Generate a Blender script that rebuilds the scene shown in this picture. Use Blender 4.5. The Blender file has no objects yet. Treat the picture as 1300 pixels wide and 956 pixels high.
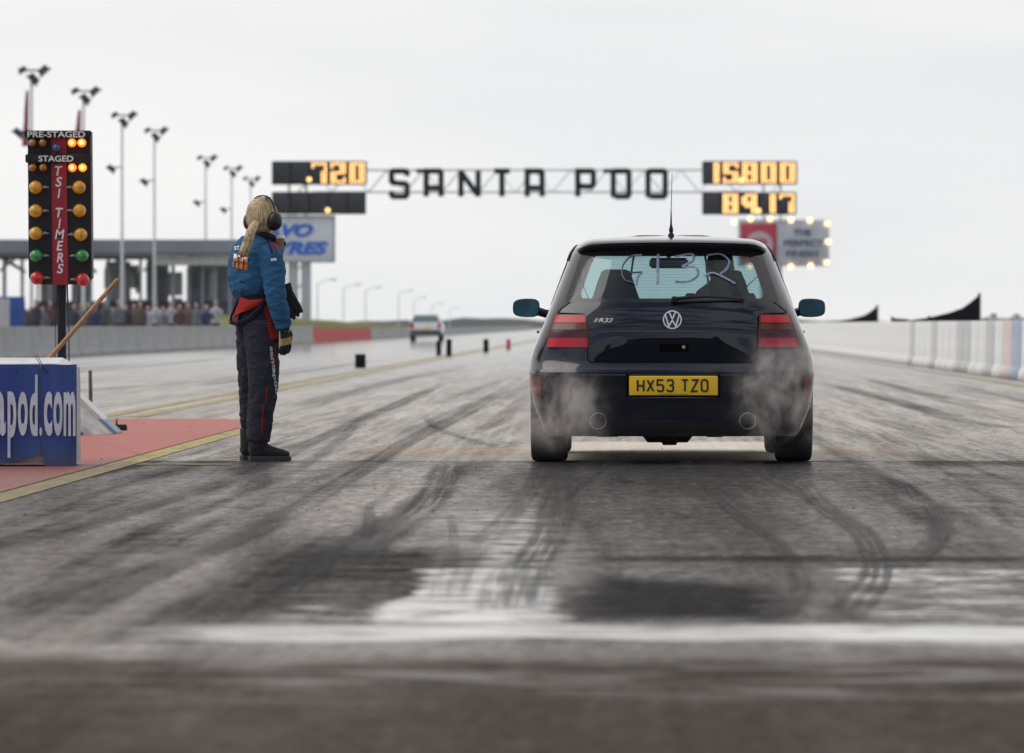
import bpy, bmesh, math, random
from mathutils import Vector, Matrix, noise, geometry
R = math.radians
random.seed(7)
scene = bpy.context.scene
COL = scene.collection
F = 7222.0            # focal length in photo pixels
CAMZ = 0.845
def P(px, py, Y):     # measured photo pixel + distance -> world point
    return Vector(((px-790)*Y/F, Y, CAMZ-(py-412)*Y/F))
def lerp(a, b, t): return a+(b-a)*t
def table(T, z):
    if z <= T[0][0]: return T[0][1]
    for i in range(len(T)-1):
        if z <= T[i+1][0]:
            t = (z-T[i][0])/(T[i+1][0]-T[i][0])
            return lerp(T[i][1], T[i+1][1], t)
    return T[-1][1]

# ---------------------------------------------------------------- materials
class NT:
    def __init__(s, m):
        s.t = m.node_tree; s.n = s.t.nodes; s.l = s.t.links
    def node(s, typ, **kw):
        nd = s.n.new(typ)
        for k, v in kw.items(): setattr(nd, k, v)
        return nd
    def put(s, sock, v):
        if isinstance(v, bpy.types.NodeSocket): s.l.new(v, sock)
        elif v is not None:
            if isinstance(v, tuple) and len(v) == 3 and sock.type == 'RGBA': v = (*v, 1)
            sock.default_value = v
    def m(s, op, a, b=0.0, c=None, clamp=False):
        nd = s.node('ShaderNodeMath', operation=op, use_clamp=clamp)
        s.put(nd.inputs[0], a); s.put(nd.inputs[1], b)
        if c is not None: s.put(nd.inputs[2], c)
        return nd.outputs[0]
    def mul(s, a, b): return s.m('MULTIPLY', a, b)
    def add(s, a, b, clamp=False): return s.m('ADD', a, b, clamp=clamp)
    def sub(s, a, b): return s.m('SUBTRACT', a, b)
    def ramp(s, v, a, b, lo=0.0, hi=1.0):
        nd = s.node('ShaderNodeMapRange', interpolation_type='SMOOTHSTEP')
        s.put(nd.inputs[0], v); s.put(nd.inputs[1], a); s.put(nd.inputs[2], b); s.put(nd.inputs[3], lo); s.put(nd.inputs[4], hi)
        return nd.outputs[0]
    def lin(s, v, a, b, lo=0.0, hi=1.0):
        nd = s.node('ShaderNodeMapRange')
        s.put(nd.inputs[0], v); s.put(nd.inputs[1], a); s.put(nd.inputs[2], b); s.put(nd.inputs[3], lo); s.put(nd.inputs[4], hi)
        return nd.outputs[0]
    def band(s, v, a, b, e): return s.mul(s.ramp(v, a-e, a+e), s.ramp(v, b+e, b-e)) if True else None
    def mix(s, f, a, b):
        nd = s.node('ShaderNodeMix', data_type='RGBA')
        s.put(nd.inputs[0], f); s.put(nd.inputs[6], a); s.put(nd.inputs[7], b)
        return nd.outputs[2]
    def mixf(s, f, a, b):
        nd = s.node('ShaderNodeMix', data_type='FLOAT')
        s.put(nd.inputs[0], f); s.put(nd.inputs[2], a); s.put(nd.inputs[3], b)
        return nd.outputs[0]
    def coord(s, kind='Object', scale=(1, 1, 1), loc=(0, 0, 0), rot=(0, 0, 0)):
        tc = s.node('ShaderNodeTexCoord'); mp = s.node('ShaderNodeMapping')
        mp.inputs['Scale'].default_value = scale; mp.inputs['Location'].default_value = loc; mp.inputs['Rotation'].default_value = rot
        s.l.new(tc.outputs[kind], mp.inputs[0]); return mp.outputs[0]
    def noise(s, vec, scale=5.0, detail=4.0, rough=0.55, dist=0.0):
        nd = s.node('ShaderNodeTexNoise')
        s.l.new(vec, nd.inputs['Vector'])
        nd.inputs['Scale'].default_value = scale; nd.inputs['Detail'].default_value = detail
        nd.inputs['Roughness'].default_value = rough; nd.inputs['Distortion'].default_value = dist
        return nd.outputs[0]
    def bump(s, h, strength=0.3, dist=0.01, normal=None):
        nd = s.node('ShaderNodeBump')
        s.put(nd.inputs['Height'], h); nd.inputs['Strength'].default_value = strength; nd.inputs['Distance'].default_value = dist
        if normal is not None: s.l.new(normal, nd.inputs['Normal'])
        return nd.outputs[0]

def new_mat(name):
    m = bpy.data.materials.new(name); m.use_nodes = True
    return m, NT(m), m.node_tree.nodes['Principled BSDF']
MATS = {}
def mat(name, col, rough=0.6, metal=0.0, var=0.12, vscale=6.0, bump=0.0, bscale=40.0, spec=0.5, coat=0.0, emit=None, estr=0.0, stretch=(1, 1, 1)):
    if name in MATS: return MATS[name]
    m, t, b = new_mat(name)
    v = t.coord('Object', stretch)
    n = t.noise(v, vscale, 5, 0.6)
    lo = tuple(c*(1-var) for c in col); hi = tuple(min(1, c*(1+var)) for c in col)
    c = t.mix(t.ramp(n, .3, .7), lo, hi)
    t.put(b.inputs['Base Color'], c)
    t.put(b.inputs['Roughness'], t.lin(n, .2, .8, max(.02, rough-.08), min(1, rough+.08)))
    b.inputs['Metallic'].default_value = metal
    b.inputs['Specular IOR Level'].default_value = spec
    b.inputs['Coat Weight'].default_value = coat; b.inputs['Coat Roughness'].default_value = .03
    if bump:
        t.put(b.inputs['Normal'], t.bump(t.noise(v, bscale, 4, .6), bump, .01))
    if emit:
        b.inputs['Emission Color'].default_value = (*emit, 1); b.inputs['Emission Strength'].default_value = estr
    MATS[name] = m; return m

# ---------------------------------------------------------------- mesh builder
class MB:
    def __init__(s): s.v = []; s.f = []; s.mi = []
    def q(s, vs, fs, mi=0):
        o = len(s.v); s.v += [Vector(p) for p in vs]; s.f += [tuple(i+o for i in f) for f in fs]; s.mi += [mi]*len(fs); return s
    def box(s, x0, x1, y0, y1, z0, z1, mi=0):
        return s.q([(x0,y0,z0),(x1,y0,z0),(x1,y1,z0),(x0,y1,z0),(x0,y0,z1),(x1,y0,z1),(x1,y1,z1),(x0,y1,z1)],
                   [(0,3,2,1),(4,5,6,7),(0,1,5,4),(1,2,6,5),(2,3,7,6),(3,0,4,7)], mi)
    def bbox(s, x0, x1, y0, y1, z0, z1, b=.01, mi=0):     # box with chamfered vertical-plane edges
        pr = [(x0+b, z0), (x1-b, z0), (x1, z0+b), (x1, z1-b), (x1-b, z1), (x0+b, z1), (x0, z1-b), (x0, z0+b)]
        c = ((x0+x1)/2, (z0+z1)/2)
        k = lambda p, t: (c[0]+(p[0]-c[0])*t, c[1]+(p[1]-c[1])*t)
        w = min(x1-x0, z1-z0)/2; t = max(.1, 1-b/w)
        rings = [[(*k(p, t)[:1], y0, k(p, t)[1]) for p in pr], [(p[0], y0+b, p[1]) for p in pr],
                 [(p[0], y1-b, p[1]) for p in pr], [(*k(p, t)[:1], y1, k(p, t)[1]) for p in pr]]
        return s.loft(rings, True, True, mi)
    def loft(s, rings, cap0=True, cap1=True, mi=0, closed=True):
        n = len(rings[0]); vs = [p for r in rings for p in r]; fs = []
        for i in range(len(rings)-1):
            for j in range(n if closed else n-1):
                k = (j+1) % n
                fs.append((i*n+j, i*n+k, (i+1)*n+k, (i+1)*n+j))
        if cap0: fs.append(tuple(reversed(range(n))))
        if cap1: fs.append(tuple(range((len(rings)-1)*n, len(rings)*n)))
        return s.q(vs, fs, mi)
    def tube(s, pts, rad, n=12, mi=0, squash=None, up=None):
        pts = [Vector(p) for p in pts]; rad = rad if hasattr(rad, '__len__') else [rad]*len(pts)
        rings = []; u = None
        for i, p in enumerate(pts):
            d = (pts[min(i+1, len(pts)-1)]-pts[max(i-1, 0)]).normalized()
            if u is None:
                a = Vector(up) if up else (Vector((0, 1, 0)) if abs(d.y) < .9 else Vector((1, 0, 0)))
            else: a = u
            u = (a-d*a.dot(d)).normalized(); w = d.cross(u)
            r = rad[i]; ru, rw = (r if isinstance(r, tuple) else (r, r))
            rings.append([p+u*ru*math.cos(2*math.pi*k/n)+w*rw*math.sin(2*math.pi*k/n) for k in range(n)])
        return s.loft(rings, True, True, mi)
    def ellipsoid(s, c, r, nu=20, nv=12, mi=0, M=None):
        rings = []
        for i in range(1, nv):
            t = math.pi*i/nv
            rings.append([Vector((r[0]*math.sin(t)*math.cos(2*math.pi*k/nu), r[1]*math.sin(t)*math.sin(2*math.pi*k/nu), -r[2]*math.cos(t))) for k in range(nu)])
        o = [[(M @ p if M else p)+Vector(c) for p in rg] for rg in rings]
        s.loft(o, False, False, mi)
        base = len(s.v)-nu*(nv-1)
        b = (M @ Vector((0, 0, -r[2])) if M else Vector((0, 0, -r[2])))+Vector(c); tp = (M @ Vector((0, 0, r[2])) if M else Vector((0, 0, r[2])))+Vector(c)
        s.v += [b, tp]; ib = len(s.v)-2; it = ib+1
        for k in range(nu):
            s.f.append((ib, base+(k+1) % nu, base+k)); s.f.append((it, base+(nv-2)*nu+k, base+(nv-2)*nu+(k+1) % nu)); s.mi += [mi, mi]
        return s
    def lathe(s, prof, axis='z', c=(0, 0, 0), n=24, mi=0, closed=False):
        rings = []
        for (r, h) in prof:
            rg = []
            for k in range(n):
                a = 2*math.pi*k/n; x, y = r*math.cos(a), r*math.sin(a)
                p = {'z': (x, y, h), 'y': (x, h, y), 'x': (h, x, y)}[axis]
                rg.append(Vector(p)+Vector(c))
            rings.append(rg)
        if closed: rings.append([p.copy() for p in rings[0]])
        return s.loft(rings, not closed and prof[0][0] > 1e-5, not closed and prof[-1][0] > 1e-5, mi)
    def prism(s, poly, y0, y1, mi=0):         # poly in x,z
        n = len(poly)
        return s.loft([[(p[0], y0, p[1]) for p in poly], [(p[0], y1, p[1]) for p in poly]], True, True, mi)
    def xf(s, M): s.v = [M @ p for p in s.v]; return s
    def mesh(s, name, mats, smooth=0):
        me = bpy.data.meshes.new(name); me.from_pydata([tuple(p) for p in s.v], [], s.f)
        mats = mats if isinstance(mats, (list, tuple)) else [mats]
        for m in mats: me.materials.append(m)
        if len(mats) > 1:
            for p, i in zip(me.polygons, s.mi): p.material_index = i
        bm = bmesh.new(); bm.from_mesh(me); bmesh.ops.remove_doubles(bm, verts=bm.verts, dist=1e-6)
        bmesh.ops.recalc_face_normals(bm, faces=bm.faces)
        if smooth:
            for f in bm.faces: f.smooth = True
            for e in bm.edges:
                if len(e.link_faces) == 2 and e.calc_face_angle(0) > R(smooth): e.smooth = False
        bm.to_mesh(me); bm.free(); me.update(); return me
def link(name, me, parent=None, loc=None, rz=0):
    o = bpy.data.objects.new(name, me); COL.objects.link(o)
    if parent: o.parent = parent
    if loc is not None: o.location = loc
    if rz: o.rotation_euler.z = rz
    return o
def put(name, mb, mats, parent=None, smooth=35, loc=None, origin=None):
    if origin is not None:
        mb.xf(Matrix.Translation(-Vector(origin))); loc = origin
    return link(name, mb.mesh(name, mats, smooth), parent, loc)
def thing(name, label, cat, loc=(0, 0, 0), rz=0, group=None):
    o = link(name, None, None, loc, rz); o.empty_display_size = .2
    return tag(o, label, cat, group)
def tag(o, label, cat=None, group=None, kind=None):
    o['label'] = label
    if cat: o['category'] = cat
    if group: o['group'] = group
    if kind: o['kind'] = kind
    return o
def struct(o, kind='structure', label=None):
    o['kind'] = kind
    if label: o['label'] = label
    return o
def copy_tree(o, parent=None):
    c = o.copy(); COL.objects.link(c); c.parent = parent
    for ch in list(o.children): copy_tree(ch, c)
    return c

def text_mb(body, w, h, depth=.004, shear=0.0, bold=0.0, x=0, z=0, spacing=1.0, y=0, center=True, cap=True):
    """lettering solid, facing -Y, fitted to w x h, centred on x, z, front at y"""
    cu = bpy.data.curves.new('lettering', 'FONT'); cu.body = body; cu.size = 1; cu.extrude = .05
    cu.shear = shear; cu.offset = bold; cu.space_character = spacing; cu.resolution_u = 4
    ob = bpy.data.objects.new('lettering', cu); COL.objects.link(ob)
    bpy.context.view_layer.update()
    dg = bpy.context.evaluated_depsgraph_get()
    me = bpy.data.meshes.new_from_object(ob.evaluated_get(dg))
    bpy.data.objects.remove(ob); bpy.data.curves.remove(cu)
    vs = [v.co.copy() for v in me.vertices]; fs = [tuple(p.vertices) for p in me.polygons]
    bpy.data.meshes.remove(me)
    x0 = min(v.x for v in vs); x1 = max(v.x for v in vs); y0 = min(v.y for v in vs); y1 = max(v.y for v in vs)
    sx = w/(x1-x0); sz = h/(y1-y0)
    mb = MB()
    mb.q([((v.x-(x0+x1)/2)*sx+x, y+(.05-v.z)*depth/.1, (v.y-(y0+y1)/2)*sz+z) for v in vs], fs)
    return mb
def strip_mb(mb, pts, w, y0, y1, mi=0):      # mitred flat stroke in the x,z plane
    pts = [Vector(p) for p in pts]; L = []; Rr = []
    for i, p in enumerate(pts):
        d0 = (p-pts[i-1]).normalized() if i else None
        d1 = (pts[i+1]-p).normalized() if i < len(pts)-1 else None
        if d0 is None: d0 = d1
        if d1 is None: d1 = d0
        n0 = Vector((-d0.y, d0.x)); n1 = Vector((-d1.y, d1.x)); n = (n0+n1).normalized()
        k = w/2/max(.35, n.dot(n0))
        L.append(p+n*k); Rr.append(p-n*k)
    rings = [[(a.x, y0, a.y), (b.x, y0, b.y), (b.x, y1, b.y), (a.x, y1, a.y)] for a, b in zip(L, Rr)]
    mb.loft(rings, True, True, mi); return mb

def remeshed(name, mb, voxel, mats, smooth_it=4, disp=None, parent=None, region=None):
    """fuse overlapping solids into one continuous skin"""
    me = mb.mesh(name+'_raw', mats[:1]); ob = link(name, me)
    m = ob.modifiers.new('r', 'REMESH'); m.mode = 'VOXEL'; m.voxel_size = voxel
    s = ob.modifiers.new('s', 'SMOOTH'); s.factor = .5; s.iterations = smooth_it
    bpy.context.view_layer.update()
    dg = bpy.context.evaluated_depsgraph_get()
    out = bpy.data.meshes.new_from_object(ob.evaluated_get(dg)); out.name = name
    ob.modifiers.clear(); ob.data = out; bpy.data.meshes.remove(me)
    out.materials.clear()
    for mm in mats: out.materials.append(mm)
    if disp:
        nr = [v.normal.copy() for v in out.vertices]
        for v, n in zip(out.vertices, nr): v.co += n*disp(v.co, n)
    for p in out.polygons:
        p.use_smooth = True
        if region: p.material_index = region(p.center, p.normal)
    if parent: ob.parent = parent
    return ob
# ---------------------------------------------------------------- world, sun, camera
w = bpy.data.worlds.new("World"); scene.world = w; w.use_nodes = True
t = NT(w); bg = w.node_tree.nodes['Background']
SUN_EL, SUN_AZ = R(50), R(-100)     # veiled sun high to the left
sky = t.node('ShaderNodeTexSky', sky_type='NISHITA'); sky.sun_disc = False
sky.sun_elevation = SUN_EL; sky.sun_rotation = SUN_AZ; sky.altitude = 80; sky.air_density = 1.0; sky.dust_density = 1.5
v = t.coord('Generated', (1, 1, 5))
tc = t.node('ShaderNodeTexCoord'); sp = t.node('ShaderNodeSeparateXYZ'); t.l.new(tc.outputs['Generated'], sp.inputs[0])
n1 = t.noise(v, 2.6, 6, .55, .3)
n2 = t.noise(t.coord('Generated', (1, 1, 5), (3, 1, 2)), 3.4, 5, .5, .2)
# overcast ahead, broken cloud behind
cover = t.m('MAXIMUM', t.ramp(n1, .42, .56), t.ramp(sp.outputs[1], -.35, .02))
cloud = t.mix(t.ramp(n2, .34, .66), (8.1, 8.2, 8.35), (9.5, 9.45, 9.4))
cloud = t.mix(t.mul(t.ramp(sp.outputs[1], .25, -.4), .55), cloud, (6.4, 6.5, 6.9))
nish = t.node('ShaderNodeVectorMath', operation='MULTIPLY'); t.l.new(sky.outputs[0], nish.inputs[0]); nish.inputs[1].default_value = (.75, .85, 1.0)
colr = t.mix(cover, nish.outputs[0], cloud)
t.l.new(colr, bg.inputs['Color']); bg.inputs['Strength'].default_value = .1

sd = bpy.data.lights.new('sun', 'SUN'); sd.energy = 1.3; sd.angle = R(45); sd.color = (1, .96, .9)
so = link('sun', sd); so.location = (0, 0, 60)
d = Vector((math.sin(SUN_AZ)*math.cos(SUN_EL), math.cos(SUN_AZ)*math.cos(SUN_EL), math.sin(SUN_EL)))
so.rotation_euler = d.to_track_quat('Z', 'Y').to_euler()
cd = bpy.data.cameras.new('camera'); cam = link('camera', cd); scene.camera = cam
cam.location = (0, 0, CAMZ); cam.rotation_euler = (R(90), 0, 0)
cd.sensor_width = 36; cd.lens = F/1300*36; cd.shift_x = -140/1300; cd.shift_y = -66/1300
cd.clip_start = .5; cd.clip_end = 6000
cd.dof.use_dof = True; cd.dof.focus_distance = 34.8; cd.dof.aperture_fstop = 6.0; cd.dof.aperture_blades = 0
scene.view_settings.view_transform = 'Standard'; scene.view_settings.look = 'None'
scene.view_settings.exposure = 0; scene.view_settings.gamma = 1
scene.cycles.volume_step_rate = 1; scene.cycles.volume_max_steps = 64
scene.cycles.max_bounces = 8; scene.cycles.transparent_max_bounces = 24; scene.cycles.volume_bounces = 1
scene.cycles.sample_clamp_indirect = 4

# ---------------------------------------------------------------- ground
def sheet(name, x0, x1, y0, y1, z, m, nx=1, ny=1):
    mb = MB(); vs = []; fs = []
    for j in range(ny+1):
        for i in range(nx+1): vs.append((lerp(x0, x1, i/nx), lerp(y0, y1, j/ny), z))
    for j in range(ny):
        for i in range(nx): a = j*(nx+1)+i; fs.append((a, a+1, a+nx+2, a+nx+1))
    mb.q(vs, fs); return put(name, mb, m, smooth=0)
m, t, b = new_mat('field grass'); n = t.noise(t.coord('Object'), .08, 6, .6)
t.put(b.inputs['Base Color'], t.mix(n, (.06, .08, .03), (.13, .12, .07))); b.inputs['Roughness'].default_value = .95
b.inputs['Specular IOR Level'].default_value = .1
struct(sheet('ground', -1500, 1500, -60, 4500, -.03, m))

def road_mat():
    m, t, b = new_mat('rubbered asphalt')
    g = t.node('ShaderNodeTexCoord'); s = t.node('ShaderNodeSeparateXYZ'); t.l.new(g.outputs['Object'], s.inputs[0])
    x, y = s.outputs[0], s.outputs[1]
    lng = t.noise(t.coord('Object', (2.2, .06, 1)), 1.0, 6, .62, .3)      # long streaks down the track
    lng2 = t.noise(t.coord('Object', (9, .22, 1), (5, 2, 0)), 1.0, 5, .65, .5)
    crs = t.noise(t.coord('Object', (1.6, 3.2, 1), (1, 9, 0)), 1.0, 6, .7, .2)   # scraped across the track
    fine = t.noise(t.coord('Object', (22, 5, 1)), 1.0, 5, .75)
    blot = t.noise(t.coord('Object', (.9, .35, 1), (7, 0, 0)), 1.0, 5, .6, .6)
    wob = t.noise(t.coord('Object', (1.1, .3, 1), (0, 4, 0)), 1.0, 4, .6)
    # ---- zones
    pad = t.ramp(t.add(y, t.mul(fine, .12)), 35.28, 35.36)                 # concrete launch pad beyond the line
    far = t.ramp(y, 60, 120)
    cx = t.sub(x, .30)
    track = t.ramp(t.m('ABSOLUTE', t.add(cx, t.mul(t.sub(wob, .5), .6))), 1.25, .75)   # rubber carpet under the car
    grip = t.mul(t.ramp(t.add(lng, t.mul(blot, .5)), .62, .86), t.ramp(y, 80, 36))
    streak = t.ramp(t.add(t.mul(lng, .5), t.mul(lng2, .5)), .40, .60)
    # ---- base colour
    c = t.mix(streak, (.030, .029, .030), (.082, .077, .074))
    c = t.mix(t.mul(t.ramp(blot, .45, .7), .55), c, (.12, .112, .105))
    c = t.mix(t.mul(t.mul(track, t.ramp(y, 36, 34.5)), .85), c, (.022, .023, .026))
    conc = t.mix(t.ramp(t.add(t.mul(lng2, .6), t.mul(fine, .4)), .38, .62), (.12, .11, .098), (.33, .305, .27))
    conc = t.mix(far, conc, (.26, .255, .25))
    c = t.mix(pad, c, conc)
    rust = t.mul(t.band(y, 36.1, 39.4, .5), t.ramp(t.add(t.mul(blot, .5), t.mul(crs, .5)), .36, .56))
    rust = t.mul(rust, t.add(t.band(x, -1.75, -.55, .3), t.mul(t.band(x, 1.2, 1.75, .25), .8), clamp=True))
    c = t.mix(t.mul(rust, .75), c, (.28, .185, .10))
    pale = t.mul(t.band(y, 35.3, 41, .3), t.ramp(t.m('ABSOLUTE', cx), 1.1, .7))
    c = t.mix(t.mul(pale, .8), c, (.62, .56, .44))
    brown = t.mul(t.ramp(t.add(y, t.mul(t.sub(crs, .5), .8)), 15.2, 13.9), .6)
    c = t.mix(brown, c, (.085, .062, .048))
    seam = t.mul(t.band(t.add(y, t.mul(t.sub(crs, .5), 1.6)), 20.2, 20.8, .25), t.mul(t.ramp(t.add(x, t.mul(blot, .8)), -.7, .1), t.lin(blot, .3, .6, .25, 1)))
    dpatch = t.mul(t.mul(t.band(t.add(x, t.mul(t.sub(crs, .5), .5)), -1.25, -.42, .2), t.band(t.add(y, t.mul(t.sub(blot, .5), 4)), 16.6, 21.5, .7)), t.lin(crs, .35, .6, .3, 1))
    c = t.mix(t.mul(seam, .8), c, (.008, .008, .008))
    c = t.mix(t.mul(dpatch, .6), c, (.012, .012, .013))
    edge = t.band(t.add(y, t.mul(t.sub(fine, .5), .25)), 35.02, 35.2, .07)
    edge = t.mul(edge, t.add(.35, t.mul(track, .5)))
    c = t.mix(edge, c, (.02, .018, .014))
    specks = t.ramp(fine, .70, .78)
    c = t.mix(t.mul(specks, .6), c, (.015, .015, .015))
    # ---- water film in the burn-out box
    wet1 = t.mul(t.band(t.add(y, t.add(t.mul(t.sub(wob, .5), .8), t.mul(t.sub(crs, .5), .5))), 15.18, 15.95, .20), t.ramp(t.add(x, t.sub(crs, .5)), -1.4, -1.0))
    crs0 = t.noise(t.coord('Object', (3.4, 5, 1), (8, 1, 0)), 1.0, 6, .7, .4)
    wet1 = t.mul(wet1, t.lin(t.add(t.mul(crs0, .7), t.mul(blot, .3)), .36, .52, .45, 1.0))
    wz = t.band(y, 15.8, 20.0, .5)
    hole = t.mul(t.band(t.add(x, t.mul(t.sub(crs, .5), .3)), -.14, .48, .10), t.mul(t.ramp(y, 16.1, 16.5), t.ramp(t.add(y, t.mul(x, 1.5)), 19.6, 18.6)))
    lane2 = t.add(t.add(t.band(t.add(x, t.mul(t.sub(y, 17), .03)), -.66, -.12, .14), t.mul(t.mul(t.band(x, -1.15, -.5, .2), t.ramp(y, 18.2, 17)), .72), clamp=True), t.mul(t.band(x, .60, 1.6, .2), .80), clamp=True)
    lane2 = t.m('MAXIMUM', lane2, t.mul(t.mul(t.band(x, -.15, .3, .2), t.band(y, 18.4, 20, .5)), .72))
    crs2 = t.noise(t.coord('Object', (4.2, 5.5, 1), (2, 5, 0)), 1.0, 7, .72, .5)
    wet2 = t.ramp(t.add(t.add(t.mul(crs2, .65), t.mul(crs, .35)), t.mul(t.sub(t.mul(wz, lane2), 1.0), .42)), .36, .54)
    wet2 = t.mul(wet2, t.sub(1.0, hole))
    wet3 = t.mul(t.mul(t.band(t.add(x, t.mul(t.sub(y, 20), .03)), -.60, -.16, .14), t.band(y, 19, 26, 2.0)), t.mul(t.ramp(t.add(t.mul(crs2, .7), t.mul(crs, .3)), .38, .60), .75))
    wet4 = t.mul(t.mul(t.band(y, 12.9, 14.2, .4), t.ramp(x, -1.6, -.9)), t.mul(t.ramp(crs, .45, .6), .45))
    wet = t.m('MAXIMUM', t.m('MAXIMUM', wet1, wet2), t.m('MAXIMUM', wet3, wet4))
    rb = t.lin(t.add(t.mul(lng, .4), t.add(t.mul(lng2, .25), t.mul(crs, .35))), .36, .64, .50, .30)
    rb = t.mixf(grip, rb, .22)
    rb = t.mixf(t.mul(track, t.ramp(y, 35.5, 34)), rb, .24)
    rb = t.mixf(t.mul(pad, t.sub(1.0, far)), rb, .42)
    rb = t.mixf(far, rb, .20)
    rb = t.mixf(t.ramp(y, 110, 210), rb, .07)
    rb = t.mixf(seam, rb, .8)
    rb = t.mixf(wet, rb, .22)
    rb = t.add(rb, t.mul(t.sub(fine, .5), t.mul(t.sub(1.0, wet), .18)))
    g = t.mixf(t.ramp(t.add(t.mul(lng, .45), t.add(t.mul(crs, .35), t.mul(lng2, .2))), .38, .62), .05, .27)
    g = t.mul(g, t.lin(blot, .35, .65, .55, 1.2))
    g = t.mul(g, t.lin(t.m('ABSOLUTE', t.sub(x, -.1)), .8, 3.0, 1.1, .62))
    g = t.mixf(t.mul(track, t.ramp(y, 35.5, 34)), g, t.lin(crs, .35, .65, .10, .17))
    g = t.mixf(t.mul(grip, .6), g, .26)
    mid = t.ramp(y, 30, 62)
    g = t.mixf(mid, g, t.lin(t.add(t.mul(lng, .6), t.mul(lng2, .4)), .35, .65, .20, .46))
    g = t.mixf(t.ramp(y, 55, 230), g, .72)
    g = t.mixf(brown, g, .05)
    g = t.mixf(t.mul(hole, t.band(y, 16.3, 20.4, .4)), g, .03)
    g = t.mixf(t.add(seam, edge, clamp=True), g, .01)
    g = t.mixf(dpatch, g, .025)
    g = t.add(g, t.mul(t.mul(t.band(x, -2.1, -.75, .3), t.band(y, 24, 34.8, 2)), .10))
    f2 = t.noise(t.coord('Object', (10, 2.6, 1), (4, 4, 0)), 1.0, 6, .78, .4)
    f3 = t.noise(t.coord('Object', (34, 11, 1), (1, 1, 0)), 1.0, 4, .8)
    fmix = t.add(t.mul(fine, .35), t.add(t.mul(f2, .40), t.mul(f3, .25)))
    g = t.mul(g, t.mixf(t.ramp(y, 40, 90), t.lin(fmix, .38, .62, .35, 1.75), 1.0))
    g = t.mixf(wet, g, t.lin(crs, .3, .7, .72, .92))
    c = t.mix(t.mul(t.ramp(fmix, .46, .36), t.mul(t.sub(1.0, wet), .6)), c, (.012, .011, .011))
    c = t.mix(t.mul(t.ramp(fmix, .54, .64), t.mul(t.sub(1.0, wet), .35)), c, (.22, .20, .18))
    c = t.mix(t.mul(t.ramp(y, 36, 34.6), .32), c, (.010, .009, .0085))
    g = t.mul(g, t.mixf(t.mul(t.ramp(t.add(y, t.mul(t.sub(crs, .5), .8)), 14.6, 14.1), .8), 1.0, .35))
    g = t.add(g, t.mul(t.band(y, 14.3, 15.2, .25), .10))
    gc = t.mix(t.m('MAXIMUM', wet, t.ramp(y, 40, 120)), (1, .935, .885), (1, .99, .975))
    h = t.add(t.mul(fine, 1.0), t.mul(crs, .8))
    bp = t.node('ShaderNodeBump'); t.put(bp.inputs['Height'], h); t.put(bp.inputs['Strength'], t.mixf(wet, t.mixf(far, .22, .05), .02)); bp.inputs['Distance'].default_value = .006
    df = t.node('ShaderNodeBsdfDiffuse'); gl = t.node('ShaderNodeBsdfGlossy'); mx = t.node('ShaderNodeMixShader'); out = t.n['Material Output']
    t.put(df.inputs['Color'], c); t.put(gl.inputs['Roughness'], t.m('MAXIMUM', rb, .03)); t.put(gl.inputs['Color'], gc)
    t.l.new(bp.outputs[0], df.inputs['Normal']); t.l.new(bp.outputs[0], gl.inputs['Normal'])
    t.put(mx.inputs[0], g); t.l.new(df.outputs[0], mx.inputs[1]); t.l.new(gl.outputs[0], mx.inputs[2]); t.l.new(mx.outputs[0], out.inputs['Surface']); t.n.remove(b)
    return m
ROAD = road_mat()
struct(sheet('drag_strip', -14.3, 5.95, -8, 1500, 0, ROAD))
m, t, b = new_mat('return road tarmac')
t.put(b.inputs['Base Color'], t.mix(t.noise(t.coord('Object', (1, .1, 1)), 1.0, 5), (.10, .10, .10), (.17, .165, .16))); b.inputs['Roughness'].default_value = .6
struct(sheet('return_road', -24, -14.62, 60, 1500, -.01, m))
struct(sheet('verge_path', 6.4, 9, 30, 1500, -.012, m))

# paint
def paint(name, col, wear=.45, rough=.55, sc=(6, 1.2, 1)):
    m, t, b = new_mat(name); v = t.coord('Object', sc)
    n = t.noise(v, 1.0, 7, .72, .4); f = t.noise(t.coord('Object', (30, 6, 1)), 1.0, 4, .7)
    k = t.ramp(t.add(t.mul(n, .6), t.mul(f, .4)), wear-.12, wear+.09)
    t.put(b.inputs['Base Color'], t.mix(k, (.09, .085, .075), t.mix(f, tuple(c*.62 for c in col), col)))
    s = t.node('ShaderNodeSeparateXYZ'); t.l.new(t.coord('Object'), s.inputs[0]); nb = b.inputs['Base Color'].links[0].from_socket
    t.put(b.inputs['Base Color'], t.mix(t.mul(t.ramp(t.add(s.outputs[1], t.mul(n, 3)), 38, 35.5), .55), nb, (.09, .07, .055)))
    b.inputs['Roughness'].default_value = rough; b.inputs['Specular IOR Level'].default_value = .25
    return m
RED = paint('faded red paint', (.50, .125, .10), .385); YEL = paint('worn yellow paint', (.50, .38, .09), .46); YEL2 = paint('thin yellow paint', (.48, .38, .14), .46)
def arc(cx, cy, r, a0, a1, n=10): return [(cx+r*math.cos(lerp(a0, a1, i/n)), cy+r*math.sin(lerp(a0, a1, i/n))) for i in range(n+1)]
def flat(name, poly, z, m):
    mb = MB(); mb.q([(p[0], p[1], z) for p in poly], [tuple(range(len(poly)))]); return put(name, mb, m, smooth=0)
def isl(inset):
    xr, xl, ye, r = -2.94-inset, -4.95+inset, 51.0-inset*3.5, 1.0-inset
    return [(xl, 26.5), (xr, 26.5)]+[(xr-.75*(1-math.cos(a))*(1 if inset == 0 else .9), ye-2.6+2.6*math.sin(a)) for a in [R(10*k) for k in range(10)]]+[(xl+.05, ye)]
struct(flat('island_border_marking', isl(0), .004, YEL)); struct(flat('red_island_marking', isl(.17), .008, RED))
mb = MB()
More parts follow.
